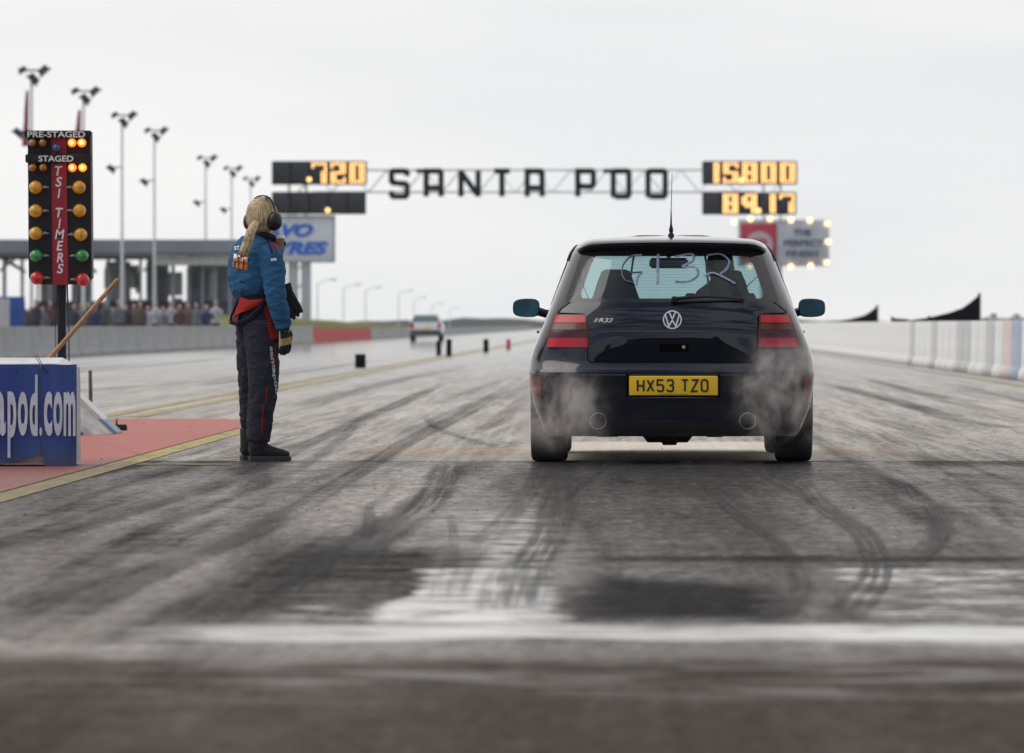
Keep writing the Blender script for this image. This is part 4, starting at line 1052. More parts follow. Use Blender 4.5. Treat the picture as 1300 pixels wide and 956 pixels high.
# timing blocks down the middle of the track
FO = mat('black foam', (.014, .014, .015), .95, bump=.5, bscale=60, spec=.05); FR = mat('red foam', (.45, .03, .03), .8)
for (px, py, w_, h_, mm, lab) in [(457.5, 467, .20, .27, FO, 'black foam timing block on the yellow line between the lanes, nearest of the blocks'), (557, 451, .13, .40, FO, 'tall black timing block beside the far silver car'),
                            (570, 452.5, .14, .46, FO, 'tall black timing block just right of the far silver car'), (617, 447, .16, .40, FO, 'black timing block in the hazy distance left of the parked hatchback'), (645.5, 443, .14, .34, FR, 'small red timing block in the distance near the left door mirror')]:
    d_ = .845*F/(py-412); x = (px-790)*d_/F; h2 = h_*1.0
    tb = thing('timing_block', lab, 'timing block', (x, d_, 0), 0, 'timing blocks along the middle of the track')
    mb = MB(); mb.bbox(-w_/2, w_/2, -.12, .12, .012, h2, .02); put('foam_body', mb, mm, tb)
    mb = MB(); mb.bbox(-w_/2-.012, w_/2+.012, -.14, .14, 0, .014, .003); put('base_plate', mb, BLK, tb)

# ---------------------------------------------------------------- walls
def wall_mat(name, c0, c1, dirt=(.12, .10, .08), seam=None):
    m, t, b = new_mat(name); n = t.noise(t.coord('Object', (1, .25, 2)), 1.0, 6, .65); n2 = t.noise(t.coord('Object', (1, .9, .15)), 1.0, 4, .6)
    z_ = t.node('ShaderNodeSeparateXYZ'); t.l.new(t.coord('Object'), z_.inputs[0])
    c = t.mix(t.ramp(t.add(t.mul(n, .5), t.mul(n2, .5)), .35, .65), c0, c1); c = t.mix(t.mul(t.ramp(t.add(z_.outputs[2], t.mul(n, .14)), .20, .06), .7), c, dirt)
    t.put(b.inputs['Base Color'], c); b.inputs['Roughness'].default_value = .85; return m
GW = wall_mat('grey concrete wall', (.24, .24, .245), (.34, .34, .34)); RW = wall_mat('red painted barrier', (.36, .035, .03), (.46, .06, .05)); WW = wall_mat('off white barrier panel', (.60, .59, .57), (.76, .75, .73), (.30, .26, .2))
def wall_run(x, y0, y1, h, th, mm, seglen, label, name='barrier_wall', face=1, mats=None, grp=None):
    root = thing(name, label, 'barrier wall', (x, y0, 0), 0, grp); y = y0; k = 0; base = None
    while y < y1-.01 and k < 90:
        L = min(seglen, y1-y); g_ = .03
        mb = MB(); sec = [(-th*.9, 0), (th*.9, 0), (th*.75, .12), (th*.5, .2), (th*.42, h-.02), (th*.36, h), (-th*.36, h), (-th*.42, h-.02), (-th*.5, .2), (-th*.75, .12)]
        mb.loft([[(p[0], g_, p[1]) for p in sec], [(p[0], L-g_, p[1]) for p in sec]])
        o = put('wall_panel', mb, mats(k) if mats else mm, root, 25, loc=(0, y-y0, 0)); y += L; k += 1
    return root
wall_run(-14.45, 24, 264, .80, .2, GW, 6.0, 'long grey concrete barrier along the far lane on the left')
wall_run(-14.45, 264, 325, .66, .2, RW, 8.0, 'red painted stretch of the left trackside barrier below the grassy bank')
wall_run(-14.45, 325, 900, .62, .2, GW, 16.0, 'distant grey barrier beyond the red stretch on the left')
BANN = [WW]*26
AD_R = wall_mat('pinkish red advert panel', (.55, .42, .41), (.68, .60, .58)); AD_B = wall_mat('pale blue advert panel', (.27, .32, .43), (.42, .47, .55)); WG = wall_mat('greyer barrier panel', (.42, .42, .42), (.55, .55, .54))
def right_mats(k): return {4: AD_R, 6: AD_B, 7: AD_R, 3: AD_R, 9: WG, 12: WG, 13: WG, 17: WG, 21: WG}.get(k-22, WW)
wall_run(6.15, 27.8, 200, .91, .16, WW, 2.1, 'white panelled barrier wall running down the right side of the track', mats=right_mats)
wall_run(6.15, 200, 900, .91, .16, WW, 14, 'far end of the white barrier on the right beyond the car')
# grassy bank
m, t, b = new_mat('rough bank grass'); n = t.noise(t.coord('Object', (1, .3, 1)), 1.4, 6, .7); t.put(b.inputs['Base Color'], t.mix(t.ramp(n, .35, .65), (.11, .15, .045), (.27, .24, .12))); b.inputs['Roughness'].default_value = 1; b.inputs['Specular IOR Level'].default_value = .05
GB = m
mb = MB(); rings = []
for i in range(41):
    y = lerp(256, 520, i/40); u = (y-256)/264; h = (1.28-.75*u)*min(1, (y-254)/5)+.10*noise.noise(Vector((y*.13, 0, 0)))
    rings.append([(-15.2+.1*noise.noise(Vector((y*.2, 3, 0))), y, -.05), (-15.9, y, h*.75), (-17, y, h), (-20, y, h*1.02+.1*noise.noise(Vector((y*.3, 8, 0)))), (-22.5, y, h*.5), (-24, y, -.05)])
mb.loft(rings, True, True, closed=False); struct(put('grass_bank', mb, GB, smooth=60))

# ---------------------------------------------------------------- black wedge screens behind the right wall
BT = mat('black tarpaulin', (.014, .014, .017), .85, var=.3, spec=.1)
def wedge(Y, pxs, lab):
    pts = [P(px, py, Y) for px, py in pxs]; x0 = pts[0].x
    r = thing('windbreak_screen', lab, 'screen', (x0, Y, 0), 0, 'black wedge shaped screens behind the right wall')
    mb = MB(); poly = [(pts[0].x-x0, .15)]+[(p.x-x0, p.z) for p in pts]+[(pts[-1].x-x0, .15)]
    mb.prism(poly, -.04, .04); put('sheet', mb, BT, r, 0)
    for f_ in (0, .5, 1):
        i = int(f_*(len(pts)-1)); p = pts[i]; mb = MB(); mb.tube([(p.x-x0, .08, 0), (p.x-x0, .08, p.z+.04)], .04, 8); put('post', mb, mat('grey steel post', (.12, .12, .13), .5, .5), r)
wedge(150, [(1133, 404), (1150, 405), (1156, 406.5), (1180, 403), (1205, 397), (1222, 391), (1233, 383), (1243.5, 374)], 'nearer black wedge shaped screen rising to a point behind the white right wall')
wedge(235, [(1058, 408), (1070, 406.5), (1085, 404), (1098, 400), (1106, 395), (1114, 388)], 'farther smaller black wedge shaped screen behind the white right wall')

# ---------------------------------------------------------------- finish gantry
GY = 400.0; GK = GY/F
STL = mat('galvanised lattice steel', (.50, .51, .53), .5, .3); NAVY = mat('dark blue black board', (.016, .019, .030), .6, var=.3, spec=.3); NAVL = mat('unlit bulb panel', (.028, .032, .046), .6, var=.4, vscale=3)
gan = thing('finish_gantry', 'steel gantry bridging the track with black lettering reading SANTA POD', 'gantry', (P(677, 0, GY).x, GY, 0))
gx = P(677, 0, GY).x
def gp(px, py): p = P(px, py, GY); return p.x-gx, p.z
xl, zu = gp(398, 216); xr_, zl = gp(958, 244)
mb = MB()
for y_ in (-.55, .55):
    for z in (zu, zl): mb.tube([(xl, y_, z), (xr_, y_, z)], .055, 6)
n_ = 24
for i in range(n_):
    a = lerp(xl, xr_, i/n_); c = lerp(xl, xr_, (i+1)/n_); z0, z1 = (zl, zu) if i % 2 else (zu, zl)
    for y_ in (-.55, .55): mb.tube([(a, y_, z0), (c, y_, z1)], .025, 5)
    mb.tube([(a, -.55, zu), (a, .55, zu)], .025, 5); mb.tube([(a, -.55, zl), (a, .55, zl)], .025, 5)
put('truss', mb, STL, gan)
for px in (378, 980):
    for s_ in (-.6, .6):
        mb = MB(); x, _ = gp(px, 0)
        for y_ in (-.55, .55): mb.tube([(x+s_, y_, 0), (x+s_, y_, 12.2)], .06, 6)
        for i in range(9): mb.tube([(x-.6, s_*.9, i*1.35), (x+.6, s_*.9, i*1.35+1.35)], .03, 5)
        put('tower_leg', mb, STL, gan)
LET = mat('black sign letters', (.012, .014, .024), .7, spec=.2)
let = [('S', 494, 521), ('A', 538, 564), ('N', 582, 611), ('T', 624, 651), ('A', 666, 692), ('P', 730, 757), ('o', 775, 802), ('o', 819, 848)]
for ch, a, b_ in let:
    x0, z1 = gp(a, 214); x1, z0 = gp(b_, 253.5); mb = MB()
    s = 7.2*GK
    G2 = {'S': [[(1,.80),(1,.93),(.9,1),(.1,1),(0,.93),(0,.60),(.1,.54),(.9,.50),(1,.43),(1,.08),(.9,0),(.1,0),(0,.08),(0,.22)]], 'A': [[(0,0),(0,1),(.9,1),(1,.93),(1,0)],[(0,.34),(1,.34)]],
          'N': [[(0,0),(0,1)],[(1,0),(1,1)],[(.0,.96),(1,.04)]], 'T': [[(0,1),(1,1)],[(.5,0),(.5,1)]], 'P': [[(0,0),(0,1),(.9,1),(1,.93),(1,.48),(.9,.40),(0,.40)]], 'o': [[(.1,0),(0,.07),(0,.93),(.1,1),(.9,1),(1,.93),(1,.07),(.9,0),(.09,0)]]}
    for k, st in enumerate(G2[ch]): strip_mb(mb, [(x0+s/2+p[0]*(x1-x0-s), z0+s/2+p[1]*(z1-z0-s)) for p in st], s, -.85-.01*k, -.70+.01*k)
    if a in (538, 775):
        xs0, zs0 = gp(a-9, 217); mb.box(xs0, xs0+14*GK, -.84, -.72, zs0-3.2*GK, zs0+2.2*GK)
    put('lettering', mb, LET, gan, 0)
AMBD = mat('glowing amber bulb', (1, .6, .2), .4, var=.02, emit=(1, .56, .20), estr=2.1)
FONT5 = {'7': ["11111","10001","00001","00011","00011","00011","00011"], '2': ["11111","10011","00011","11111","11000","11001","11111"], '0': ["11111","11011","11011","11011","11011","11011","11111"],
 '1': ["00011","00011","00011","00011","00011","00011","00011"], '5': ["11111","11001","11000","11111","00011","10011","11111"], '8': ["11111","11011","11011","11111","11011","11011","11111"], '9': ["01111","11011","11011","11111","01111","00011","00011"],
 'B': ["11110","11011","11011","11111","11011","11011","11111"], 'C': ["11111","11011","11010","11010","11011","11111","11100"], 'D': ["11110","11011","11011","11011","11011","10011","00011"]}
def score(px0, px1, py0, py1, cells, dots, lab):
    x0, z1 = P(px0, py0, GY-1.2).x, P(px0, py0, GY-1.2).z; x1, z0 = P(px1, py1, GY-1.2).x, P(px1, py1, GY-1.2).z
    r = thing('scoreboard', lab, 'scoreboard', (x0, GY-1.2, z0), 0, 'timing scoreboards on the gantry'); W_, H_ = x1-x0, z1-z0
    mb = MB(); mb.bbox(0, W_, 0, .35, 0, H_, .04); put('casing', mb, NAVY, r); cw = W_/5
    for i, ch in enumerate(cells):
        mb = MB(); mb.bbox(i*cw+.12, (i+1)*cw-.10, -.03, -.002, .10, H_-.10, .02); pn = put('digit_panel', mb, NAVL, r)
        mb = MB(); lit = MB()
        for a in range(7):
            for b_ in range(5):
                c = (i*cw+.22+b_*(cw-.44)/4, -.05, H_-.20-a*(H_-.40)/6)
                on = ch != ' ' and FONT5[ch][a][b_] == '1'
                if on: lit.ellipsoid(c, (.088, .05, .088), 8, 5)
        if lit.v: put('lit_digit', lit, AMBD, pn, 50)
    for (dx, dy) in dots:
        mb = MB(); mb.ellipsoid(((dx-px0)*GK, -.10, (py1-dy)*GK), (.17, .08, .17), 12, 8); put('decimal_point', mb, AMBD, r, 50)
score(345, 465.5, 204.5, 234.5, '  720', [(392.5, 228)], 'upper scoreboard on the left of the gantry showing .720 in amber lights')
score(345, 464.5, 243.5, 272, '     ', [(416, 267)], 'lower left scoreboard on the gantry, unlit but for one amber dot')
score(891.5, 1012, 204.5, 234, '15800', [(941, 229)], 'upper scoreboard on the right of the gantry showing 15.800 in amber lights')
score(891.5, 1011, 244, 272.5, ' 8917', [(963, 267.5)], 'lower scoreboard on the right of the gantry showing 89.17 in amber lights')
# sign boards under the scoreboards
WSN = mat('pale sign board', (.72, .74, .79), .7, var=.08, vscale=1); BLT = mat('bright blue lettering', (.02, .16, .68), .6)
x0, z1 = P(335, 273.5, GY-.9).x, P(335, 273.5, GY-.9).z; x1, z0 = P(425.5, 333.5, GY-.9).x, P(425.5, 333.5, GY-.9).z
s1 = thing('sign', 'white sign with blue italic capital letters below the left scoreboards', 'sign', (x0, GY-.9, z0))
mb = MB(); mb.bbox(0, x1-x0, 0, .12, 0, z1-z0, .03); put('board', mb, WSN, s1)
mb = MB(); fr_ = .10; W_, H_ = x1-x0, z1-z0
mb.box(0, W_, -.06, -.002, H_-fr_, H_); mb.box(0, W_, -.06, -.002, 0, fr_); mb.box(0, fr_, -.058, -.004, fr_, H_-fr_); mb.box(W_-fr_, W_, -.058, -.004, fr_, H_-fr_); put('frame', mb, mat('grey sign frame', (.25, .27, .3), .6), s1, 0)
put('lettering', text_mb('AVO', 66*GK, 17*GK, .05, .3, .05, (363-335+0)*GK+.1, (333.5-292.5)*GK, y=-.06), BLT, s1, 0)
put('lettering', text_mb('TYRES', 84*GK, 17*GK, .05, .3, .05, (374-335)*GK+.05, (333.5-315)*GK, y=-.06), BLT, s1, 0)
for px in (356, 372, 388):
    mb = MB(); x = (px-335)*GK; mb.bbox(x-.35, x+.35, .15, .55, -z0, -.0, .03); put('support_leg', mb, mat('pale grey cladding', (.50, .51, .54), .8), s1)
x0, z1 = P(937, 279, GY-.9).x, P(937, 279, GY-.9).z; x1, z0 = P(1052.5, 338, GY-.9).x, P(1052.5, 338, GY-.9).z
s2 = thing('sign', 'grey sign with a red square emblem and lit bulbs round its edge', 'sign', (x0, GY-.9, z0)); W_, H_ = x1-x0, z1-z0
mb = MB(); mb.bbox(0, W_, 0, .12, 0, H_, .03); put('board', mb, mat('cool grey sign board', (.52, .55, .62), .7, var=.1, vscale=1), s2)
mb = MB(); mb.bbox(.18, 49*GK, -.05, -.002, .2, H_-.25, .02); lg = put('red_panel', mb, mat('crimson sign panel', (.48, .04, .07), .6), s2)
mb = MB(); cx_, cz_ = 27*GK, H_*.46; mb.lathe([(.0, -.02), (.95, -.02), (.95, .02), (.0, .02)], 'y', (cx_, -.075, cz_), 24); put('emblem', mb, mat('pale emblem', (.60, .45, .48), .7), lg)
put('emblem_letters', text_mb('SP', 1.1, .9, .03, 0, .03, cx_, cz_, y=-.12), mat('crimson letters', (.42, .04, .06), .6), lg, 0)
GT = mat('dark grey blue letters', (.12, .14, .20), .7)
for txt, cx, cy, wpx in [('THE', 1018, 295, 22), ('PERFECT', 1020, 308.5, 50), ('FINISH', 1018, 322, 40)]:
    put('lettering', text_mb(txt, wpx*GK, 8.5*GK, .04, 0, .03, (cx-937)*GK, (338-cy)*GK, y=-.05), GT, s2, 0)
BLB = mat('warm lit bulb', (1, .7, .4), .4, var=.02, emit=(1, .66, .36), estr=2.2)
for px, py in [(932, 282), (952.5, 278), (977.5, 278), (1004, 279.5), (1028, 280), (1050, 284), (1051, 307), (1049, 333.5), (1029, 337.5), (1004, 338.5), (978, 339), (952, 338.5)]:
    mb = MB(); mb.ellipsoid(((px-937)*GK, -.14, (338-py)*GK), (.19, .12, .19), 12, 8); put('bulb', mb, BLB, s2, 50)
for px in (968, 990):
    mb = MB(); x = (px-937)*GK; mb.bbox(x-.15, x+.15, .15, .45, -z0, 0, .03); put('support_leg', mb, STL, s2)

# ---------------------------------------------------------------- floodlight masts
DKL = mat('dark lamp housing', (.055, .062, .075), .5); PL = mat('pale galvanised mast', (.74, .75, .77), .6)
def mast(x, Y, h, low, flag=None, lab='', name='floodlight_mast', s=1.0, grp='floodlight masts along the left side'):
    r = thing(name, lab, 'floodlight mast', (x, Y, 0), 0, grp)
    mb = MB(); mb.tube([(0, 0, 0), (0, 0, h*.5), (0, 0, h)], [.10*s, .075*s, .06*s], 8); put('pole', mb, PL, r)
    def lamp(px, pz, ax_, az_, sc):
        mb = MB(); M = Matrix.Translation((px, 0, pz)) @ Matrix.Rotation(az_, 4, 'Y')
        mb.bbox(-.30*sc, .30*sc, -.3*sc, .3*sc, -.12*sc, .12*sc, .05*sc); mb.q([(-.3*sc, -.28*sc, -.12*sc), (.3*sc, -.28*sc, -.12*sc), (.3*sc, .28*sc, -.12*sc), (-.3*sc, .28*sc, -.12*sc), (-.42*sc, -.36*sc, -.26*sc), (.42*sc, -.36*sc, -.26*sc), (.42*sc, .36*sc, -.26*sc), (-.42*sc, .36*sc, -.26*sc)], [(0, 1, 5, 4), (1, 2, 6, 5), (2, 3, 7, 6), (3, 0, 4, 7), (0, 3, 2, 1), (4, 5, 6, 7)])
        mb.xf(M); put('floodlight', mb, DKL, r)
    lamp(-.42*s, h+.26*s, 0, R(-28), .60*s); lamp(.50*s, h+.24*s, 0, R(-42), .78*s); lamp(.14*s, h-.14*s, 0, R(48), .82*s)
    mb = MB(); mb.tube([(-.55*s, 0, h+.2*s), (.6*s, 0, h+.2*s)], .045*s, 6); put('crossarm', mb, DKL, r)
    if low:
        mb = MB(); mb.tube([(0, 0, low), (-.5*s, 0, low-.02)], .04*s, 6); put('bracket_arm', mb, DKL, r); lamp(-.55*s, low-.05*s, 0, R(40), .75*s)
    if flag:
        mb = MB(); z0, z1 = flag; rings = []
        for i in range(9):
            u = i/8; z = lerp(z1, z0, u); w_ = .10+.20*u; yy = .05*math.sin(u*5)
            rings.append([(-.14-.02*math.sin(u*6)-w_*.9, -.15+yy, z), (-.12, -.13+yy, z), (-.12, -.10+yy, z), (-.14-w_*.9, -.12+yy, z)])
        mb.loft(rings); put('flag', mb, mat('faded red flag', (.30, .05, .08), .8) if flag[2:] == () else BLK, r, 50)
    return r
MS = [(40, 95, 166, 254, 'tallest floodlight mast at far left with a furled red flag'), (106, 121, None, 275, 'second tall floodlight mast from the left, half hidden by the start light'), (155, 151, 212, 307, 'floodlight mast just right of the start light'),
      (196, 170, 229, 333, 'floodlight mast fourth from the left'), (261, 204, 256, 389, 'floodlight mast nearest the marshal on her left'), (294, 217, 265, 415, 'floodlight mast directly above the marshal'), (318, 230, None, 448, 'smallest of the left floodlight masts, right of the marshal head')]
def lx(px, Y): return (px-790)*Y/F
for i, (px, py, lo, Y, lab) in enumerate(MS):
    h = CAMZ-(py-412)*Y/F; low = CAMZ-(lo-412)*Y/F if lo else None
    mast(lx(px, Y), Y, h, low, (h-3.2, h-.7) if i == 0 else ((h-1.9, h-.7) if i == 1 else None), lab)
for i, (px, py) in enumerate([(403, 360), (436, 366), (464, 369), (506, 373), (525, 381), (548, 388), (571, 393)]):
    Y = [560, 620, 680, 740, 850, 980, 1100][i]; h = CAMZ-(py-412)*Y/F
    r = thing('street_lamp', ['far lamp post nearest the left sign leg', 'second far lamp post right of the left sign', 'third far lamp post above the grassy bank', 'fourth far lamp post near the silver car', 'lamp post directly behind the silver car', 'faint lamp post just right of the silver car', 'faintest and farthest lamp post on the horizon'][i], 'lamp post', (lx(px, Y), Y, 0), 0, 'lamp posts in the far distance')
    mb = MB(); mb.tube([(0, 0, 0), (0, 0, h)], [.08, .06], 6); put('pole', mb, PL, r)
    mb = MB(); mb.tube([(0, 0, h-.1), (.5, 0, h+.25), (1.4, 0, h+.40)], [.06, .05, .05], 6); mb.bbox(1.3, 1.9, -.15, .15, h+.32, h+.50, .04); put('lamp_arm', mb, PL, r)

# ---------------------------------------------------------------- grandstand
SY = 340.0; SK = SY/F
def sx(px): return (px-790)*SK
def sz(py): return CAMZ-(py-412)*SK
st = thing('grandstand', 'long grey covered grandstand behind the left barrier', 'grandstand', (sx(150), SY, 0)); ox2 = sx(150)
RF = mat('blue grey roof fascia', (.26, .28, .33), .7, var=.15, vscale=.4); CL = mat('haze lightened cladding', (.40, .43, .50), .8, var=.35, vscale=.5); PG = mat('pale grey cladding panel', (.74, .76, .78), .8, var=.15, vscale=.5); SC = mat('steel column', (.30, .32, .38), .7)  # stand greys set light and bluish, distance haze put into the colours
def sb(name, px0, px1, py0, py1, y0, y1, mm): 
    mb = MB(); mb.bbox(sx(px0)-ox2, sx(px1)-ox2, y0, y1, sz(py1), sz(py0), .02); return put(name, mb, mm, st)
sb('roof', -140, 345, 306, 323, -6, 6, RF); sb('roof_beam', -140, 205, 323.3, 331, -5.5, -5.0, mat('dark beam', (.12, .13, .16), .7))
sb('roof_light_strip', 205, 345, 327, 338, -5.6, -5.2, mat('white fascia strip', (.62, .62, .58), .7)); sb('fascia_edge', -140, 345, 323.4, 326.8, -5.9, -5.7, RF)
random.seed(11)
px = -138
while px < 345:
    w_ = random.uniform(2.0, 4.5); 
    mb = MB(); mb.bbox(sx(px)-ox2, sx(px+w_)-ox2, -5, -4.7, 0, sz(326), .02); put('column', mb, SC, st); px += random.uniform(15, 23)
HW = mat('hazy grey rear wall', (.55, .58, .65), .8, var=.25, vscale=.8, stretch=(1, 1, .15))  # base lightened against the roof shade, with haze put in the colour
for (a, b_) in [(42, 64), (82, 106), (126, 158), (178, 207), (231, 345)]: sb('rear_wall', a, b_, 331, 406, 4.2, 4.4, HW)
for (a, b_, c, d_) in [(46, 60, 334, 404), (63, 78, 350, 404), (128, 158, 334, 380), (185, 205, 332, 404), (232, 262, 340, 404), (265, 300, 338, 404), (300, 345, 338, 404), (-138, -70, 330, 404), (158, 180, 380, 404), (80, 128, 388, 404)]:
    sb('rear_panel', a, b_, c, d_, 3.0, 3.2, CL if random.random() < .8 else PG)
for (a, b_, c, d_) in [(210, 228, 345, 375), (160, 172, 336, 366), (128, 140, 340, 366), (216, 228, 378, 404), (168, 176, 345, 372), (262, 270, 345, 380), (140, 146, 372, 390)]: sb('pale_panel', a, b_, c, d_, 2.2, 2.4, PG)
mb = MB()
for i in range(6): mb.box(sx(45)-ox2, sx(345)-ox2, -4+i*1.1, -2.9+i*1.1, 0, .35+i*.38)
put('seating_tiers', mb, mat('grey seating steps', (.15, .16, .18), .8, var=.3, vscale=.6), st)
for px in (-120, -60, 10, 100, 150, 190, 250, 310):
    mb = MB(); mb.tube([(sx(px)-ox2, -4.6, sz(326)), (sx(px)-ox2+1.0, 0, sz(345))], .10, 6); mb.tube([(sx(px)-ox2, -4.6, sz(345)), (sx(px)-ox2+.9, -4.6, sz(330))], .08, 6); put('roof_brace', mb, SC, st)
mb = MB(); mb.bbox(-.55, .55, -.08, .08, 0, 1.85, .02); hb = put('advert_board', mb, mat('blue advert board', (.02, .08, .30), .6), smooth=30, loc=(lx(12, 205), 205, 0)); tag(hb, 'small blue advert board behind the left barrier at the far left edge', 'advert board')
mb = MB(); mb.bbox(-.25, .25, -.08, .08, 0, 1.75, .02); hb = put('advert_board', mb, mat('white and red advert board', (.55, .50, .50), .6), smooth=30, loc=(lx(3, 200), 200, 0)); tag(hb, 'narrow pale advert board left of the blue one at the far left edge', 'advert board')

# spectators
def person_mb(wd=1.0, arm=0):
    mb = MB()
    mb.tube([(0, 0, .80), (0, 0, .95), (0, .0, 1.15), (0, 0, 1.38), (0, 0, 1.44), (0, 0, 1.52)], [(.16*wd, .11), (.155*wd, .11), (.17*wd, .12), (.185*wd, .11), (.08, .07), (.055, .055)], 12, up=(1, 0, 0))
    mb.ellipsoid((0, 0, 1.61), (.078, .095, .115), 12, 8)
    for s_ in (-1, 1):
        mb.tube([(s_*.09, 0, .85), (s_*.10, .02, .48), (s_*.11, -.01, .08), (s_*.11, -.10, .04)], [.088, .062, .045, .04], 10)
        if arm and s_ == 1: mb.tube([(s_*.19, 0, 1.36), (s_*.27, -.12, 1.15), (s_*.10, -.28, 1.32), (s_*.06, -.32, 1.40)], [.055, .048, .036, .03], 8)
        else: mb.tube([(s_*.19, 0, 1.36), (s_*.24, .0, 1.10), (s_*.23, -.06, .86), (s_*.22, -.08, .76)], [.055, .048, .036, .03], 8)
    return mb
PC = [('black', (.04, .042, .05)), ('navy', (.05, .06, .12)), ('dark red', (.13, .06, .065)), ('brown', (.13, .10, .085)), ('white', (.45, .46, .48)), ('grey', (.17, .18, .20)), ('dark green', (.06, .08, .07))]
protos = {}
TRS = mat('dark trousers', (.025, .027, .04), .9)
for nm, col in PC:
    o = remeshed('person', person_mb(random.uniform(.95, 1.2), nm in ('navy', 'white')), .028, [mat(nm+' jacket', col, .9), SKIN, TRS], 2, region=lambda c, n: 1 if c.z > 1.50 else (2 if c.z < .86 else 0))
    protos[nm] = o
spots = [(22, 'black', 'left of a gap, by the blue advert board'), (30, 'brown', 'second from the blue advert board'), (38, 'navy', 'third from the blue advert board'), (46, 'black', 'left of the start light pole'), (54, 'grey', 'close left of the start light pole'), (64, 'dark red', 'touching the start light pole from the left'),
         (94, 'black', 'just right of the start light pole'), (103, 'grey', 'by the broom handle'), (112, 'black', 'right above the broom handle'), (121, 'navy', 'just right of the broom handle'), (133, 'dark green', 'right of the broom tip'), (143, 'brown', 'below the broom tip'),
         (151, 'grey', 'under the second pale panel'), (160, 'black', 'by the fourth floodlight mast'), (170, 'dark red', 'in front of a pale grandstand panel'), (178, 'brown', 'beside the one in dark red'), (188, 'white', 'brightest in the crowd'), (198, 'white', 'second in white'), (207, 'grey', 'between two in white'), (217, 'white', 'third in white'),
         (228, 'dark red', 'right of three in white'), (238, 'brown', 'near the end of the crowd'), (249, 'grey', 'left of the marshal'), (262, 'navy', 'second from the marshal'), (274, 'white', 'nearest the marshal')]
first = set()
for i, (px, nm, where) in enumerate(spots):
    Y = 216+(i*7) % 20; src = protos[nm]
    if nm in first: o = src.copy(); COL.objects.link(o)
    else: o = src; first.add(nm)
    o.location = (lx(px, Y), Y, 0); hz = 1+.16*math.sin(i*2.7)*.5-.02; o.scale = (1, 1, hz); o.rotation_euler.z = R(40*math.sin(i*1.7))
    tag(o, 'spectator in %s jacket behind the barrier, %s' % (nm, where), 'person', 'spectators standing behind the left barrier')
for i, nm in enumerate(protos):
    if nm not in first: bpy.data.objects.remove(protos[nm])

# ---------------------------------------------------------------- silver car far down the track
FY = 292.0; fx = lx(540.5, FY)
fc = thing('parked_car', 'small silver car seen from behind far down the left lane', 'car', (fx, FY, 0))
mb = MB()
prof = [(.28, .66, .18, 3.9), (.34, .80, .04, 3.98), (.55, .84, .0, 4.0), (.78, .83, .02, 3.9), (.90, .80, .08, 3.1), (.96, .77, .12, 2.85)]
def fring(z, w_, r, f):
    return [(w_*a, lerp(r, f, b_), z) for a, b_ in [(-.96, .01), (-.5, 0), (.5, 0), (.96, .01), (1, .06), (1, .5), (1, .92), (.9, .99), (.4, 1), (-.4, 1), (-.9, .99), (-1, .92), (-1, .5), (-1, .06)]]
mb.loft([fring(*p) for p in prof]); put('body', mb, mat('silver car paint', (.66, .66, .67), .35, .2, coat=.6), fc, 50)
mb = MB(); mb.loft([fring(.96, .77, .12, 2.85), fring(1.15, .69, .25, 2.5), fring(1.32, .60, .42, 2.1)]); put('cabin_glass', mb, mat('greenish car glass', (.10, .17, .16), .08), fc, 50)
mb = MB(); mb.loft([fring(1.322, .61, .40, 2.12), fring(1.37, .57, .5, 2.0), fring(1.40, .4, .8, 1.7)]); put('roof', mb, MATS['silver car paint'], fc, 50)
mb = MB()
for s_ in (-1, 1): mb = MB(); mb.tube([(s_*.775, .10, .97), (s_*.60, .40, 1.33)], .05, 6); put('rear_pillar', mb, MATS['silver car paint'], fc, 50)
for s_ in (-1, 1):
    mb = MB(); mb.bbox(min(s_*.62, s_*.81), max(s_*.62, s_*.81), -.02, .08, .66, .93, .03); put('tail_lamp', mb, L_RED, fc)
    for y_ in (.7, 3.2):
        mb = MB(); mb.lathe([(.18, -.1), (.29, -.1), (.31, -.06), (.31, .06), (.29, .1), (.18, .1)], 'x', (s_*.72, y_, .31), 24); wl = put('wheel', mb, RUBR, fc)
mb = MB(); mb.bbox(-.80, .80, -.06, .12, .28, .56, .04); put('bumper', mb, mat('dark grey bumper', (.05, .055, .07), .6), fc)
mb = MB(); mb.bbox(-.26, .26, -.075, -.06, .60, .70, .01); put('number_plate', mb, YP, fc)

# ---------------------------------------------------------------- distant trees
def tree_mb(h, seed, wd):
    rnd = random.Random(seed); mb = MB()
    for k in range(240):
        a = rnd.uniform(0, 6.283); u = rnd.random(); z = h*(.18+.82*u); rr = wd*math.sin(math.pi*min(.98, .15+u*.8))**.7*rnd.uniform(.3, 1)*(.8+.3*noise.noise(Vector((a, u*3, seed))))
        c = Vector((rr*math.cos(a), rr*math.sin(a), z)); s_ = rnd.uniform(.25, .6)*h/8
        p = [c+Vector((rnd.uniform(-1, 1), rnd.uniform(-1, 1), rnd.uniform(-1, 1)))*s_ for _ in range(4)]
        mb.q(p, [(0, 1, 2), (0, 2, 3), (0, 3, 1), (1, 3, 2)])
    return mb
FOL = mat('bare winter twigs', (.085, .078, .068), .95, var=.4, vscale=1, spec=.05); TRK = mat('grey bark', (.08, .07, .06), .95)
tp_ = []
for k in range(3):
    h = [4.2, 5.2, 3.6][k]; r = thing('tree', 'x', 'tree', (0, 0, 0), 0, 'distant trees beyond the right wall')
    put('crown', tree_mb(h, 5+k, 2.6), FOL, r, 0); mb = MB(); mb.tube([(0, 0, 0), (0, 0, h*.6)], [.18, .08], 8); mb.tube([(0, 0, h*.35), (.9, .3, h*.6)], [.08, .04], 6); mb.tube([(0, 0, h*.3), (-.8, -.2, h*.62)], [.08, .04], 6); put('trunk', mb, TRK, r); tp_.append(r)
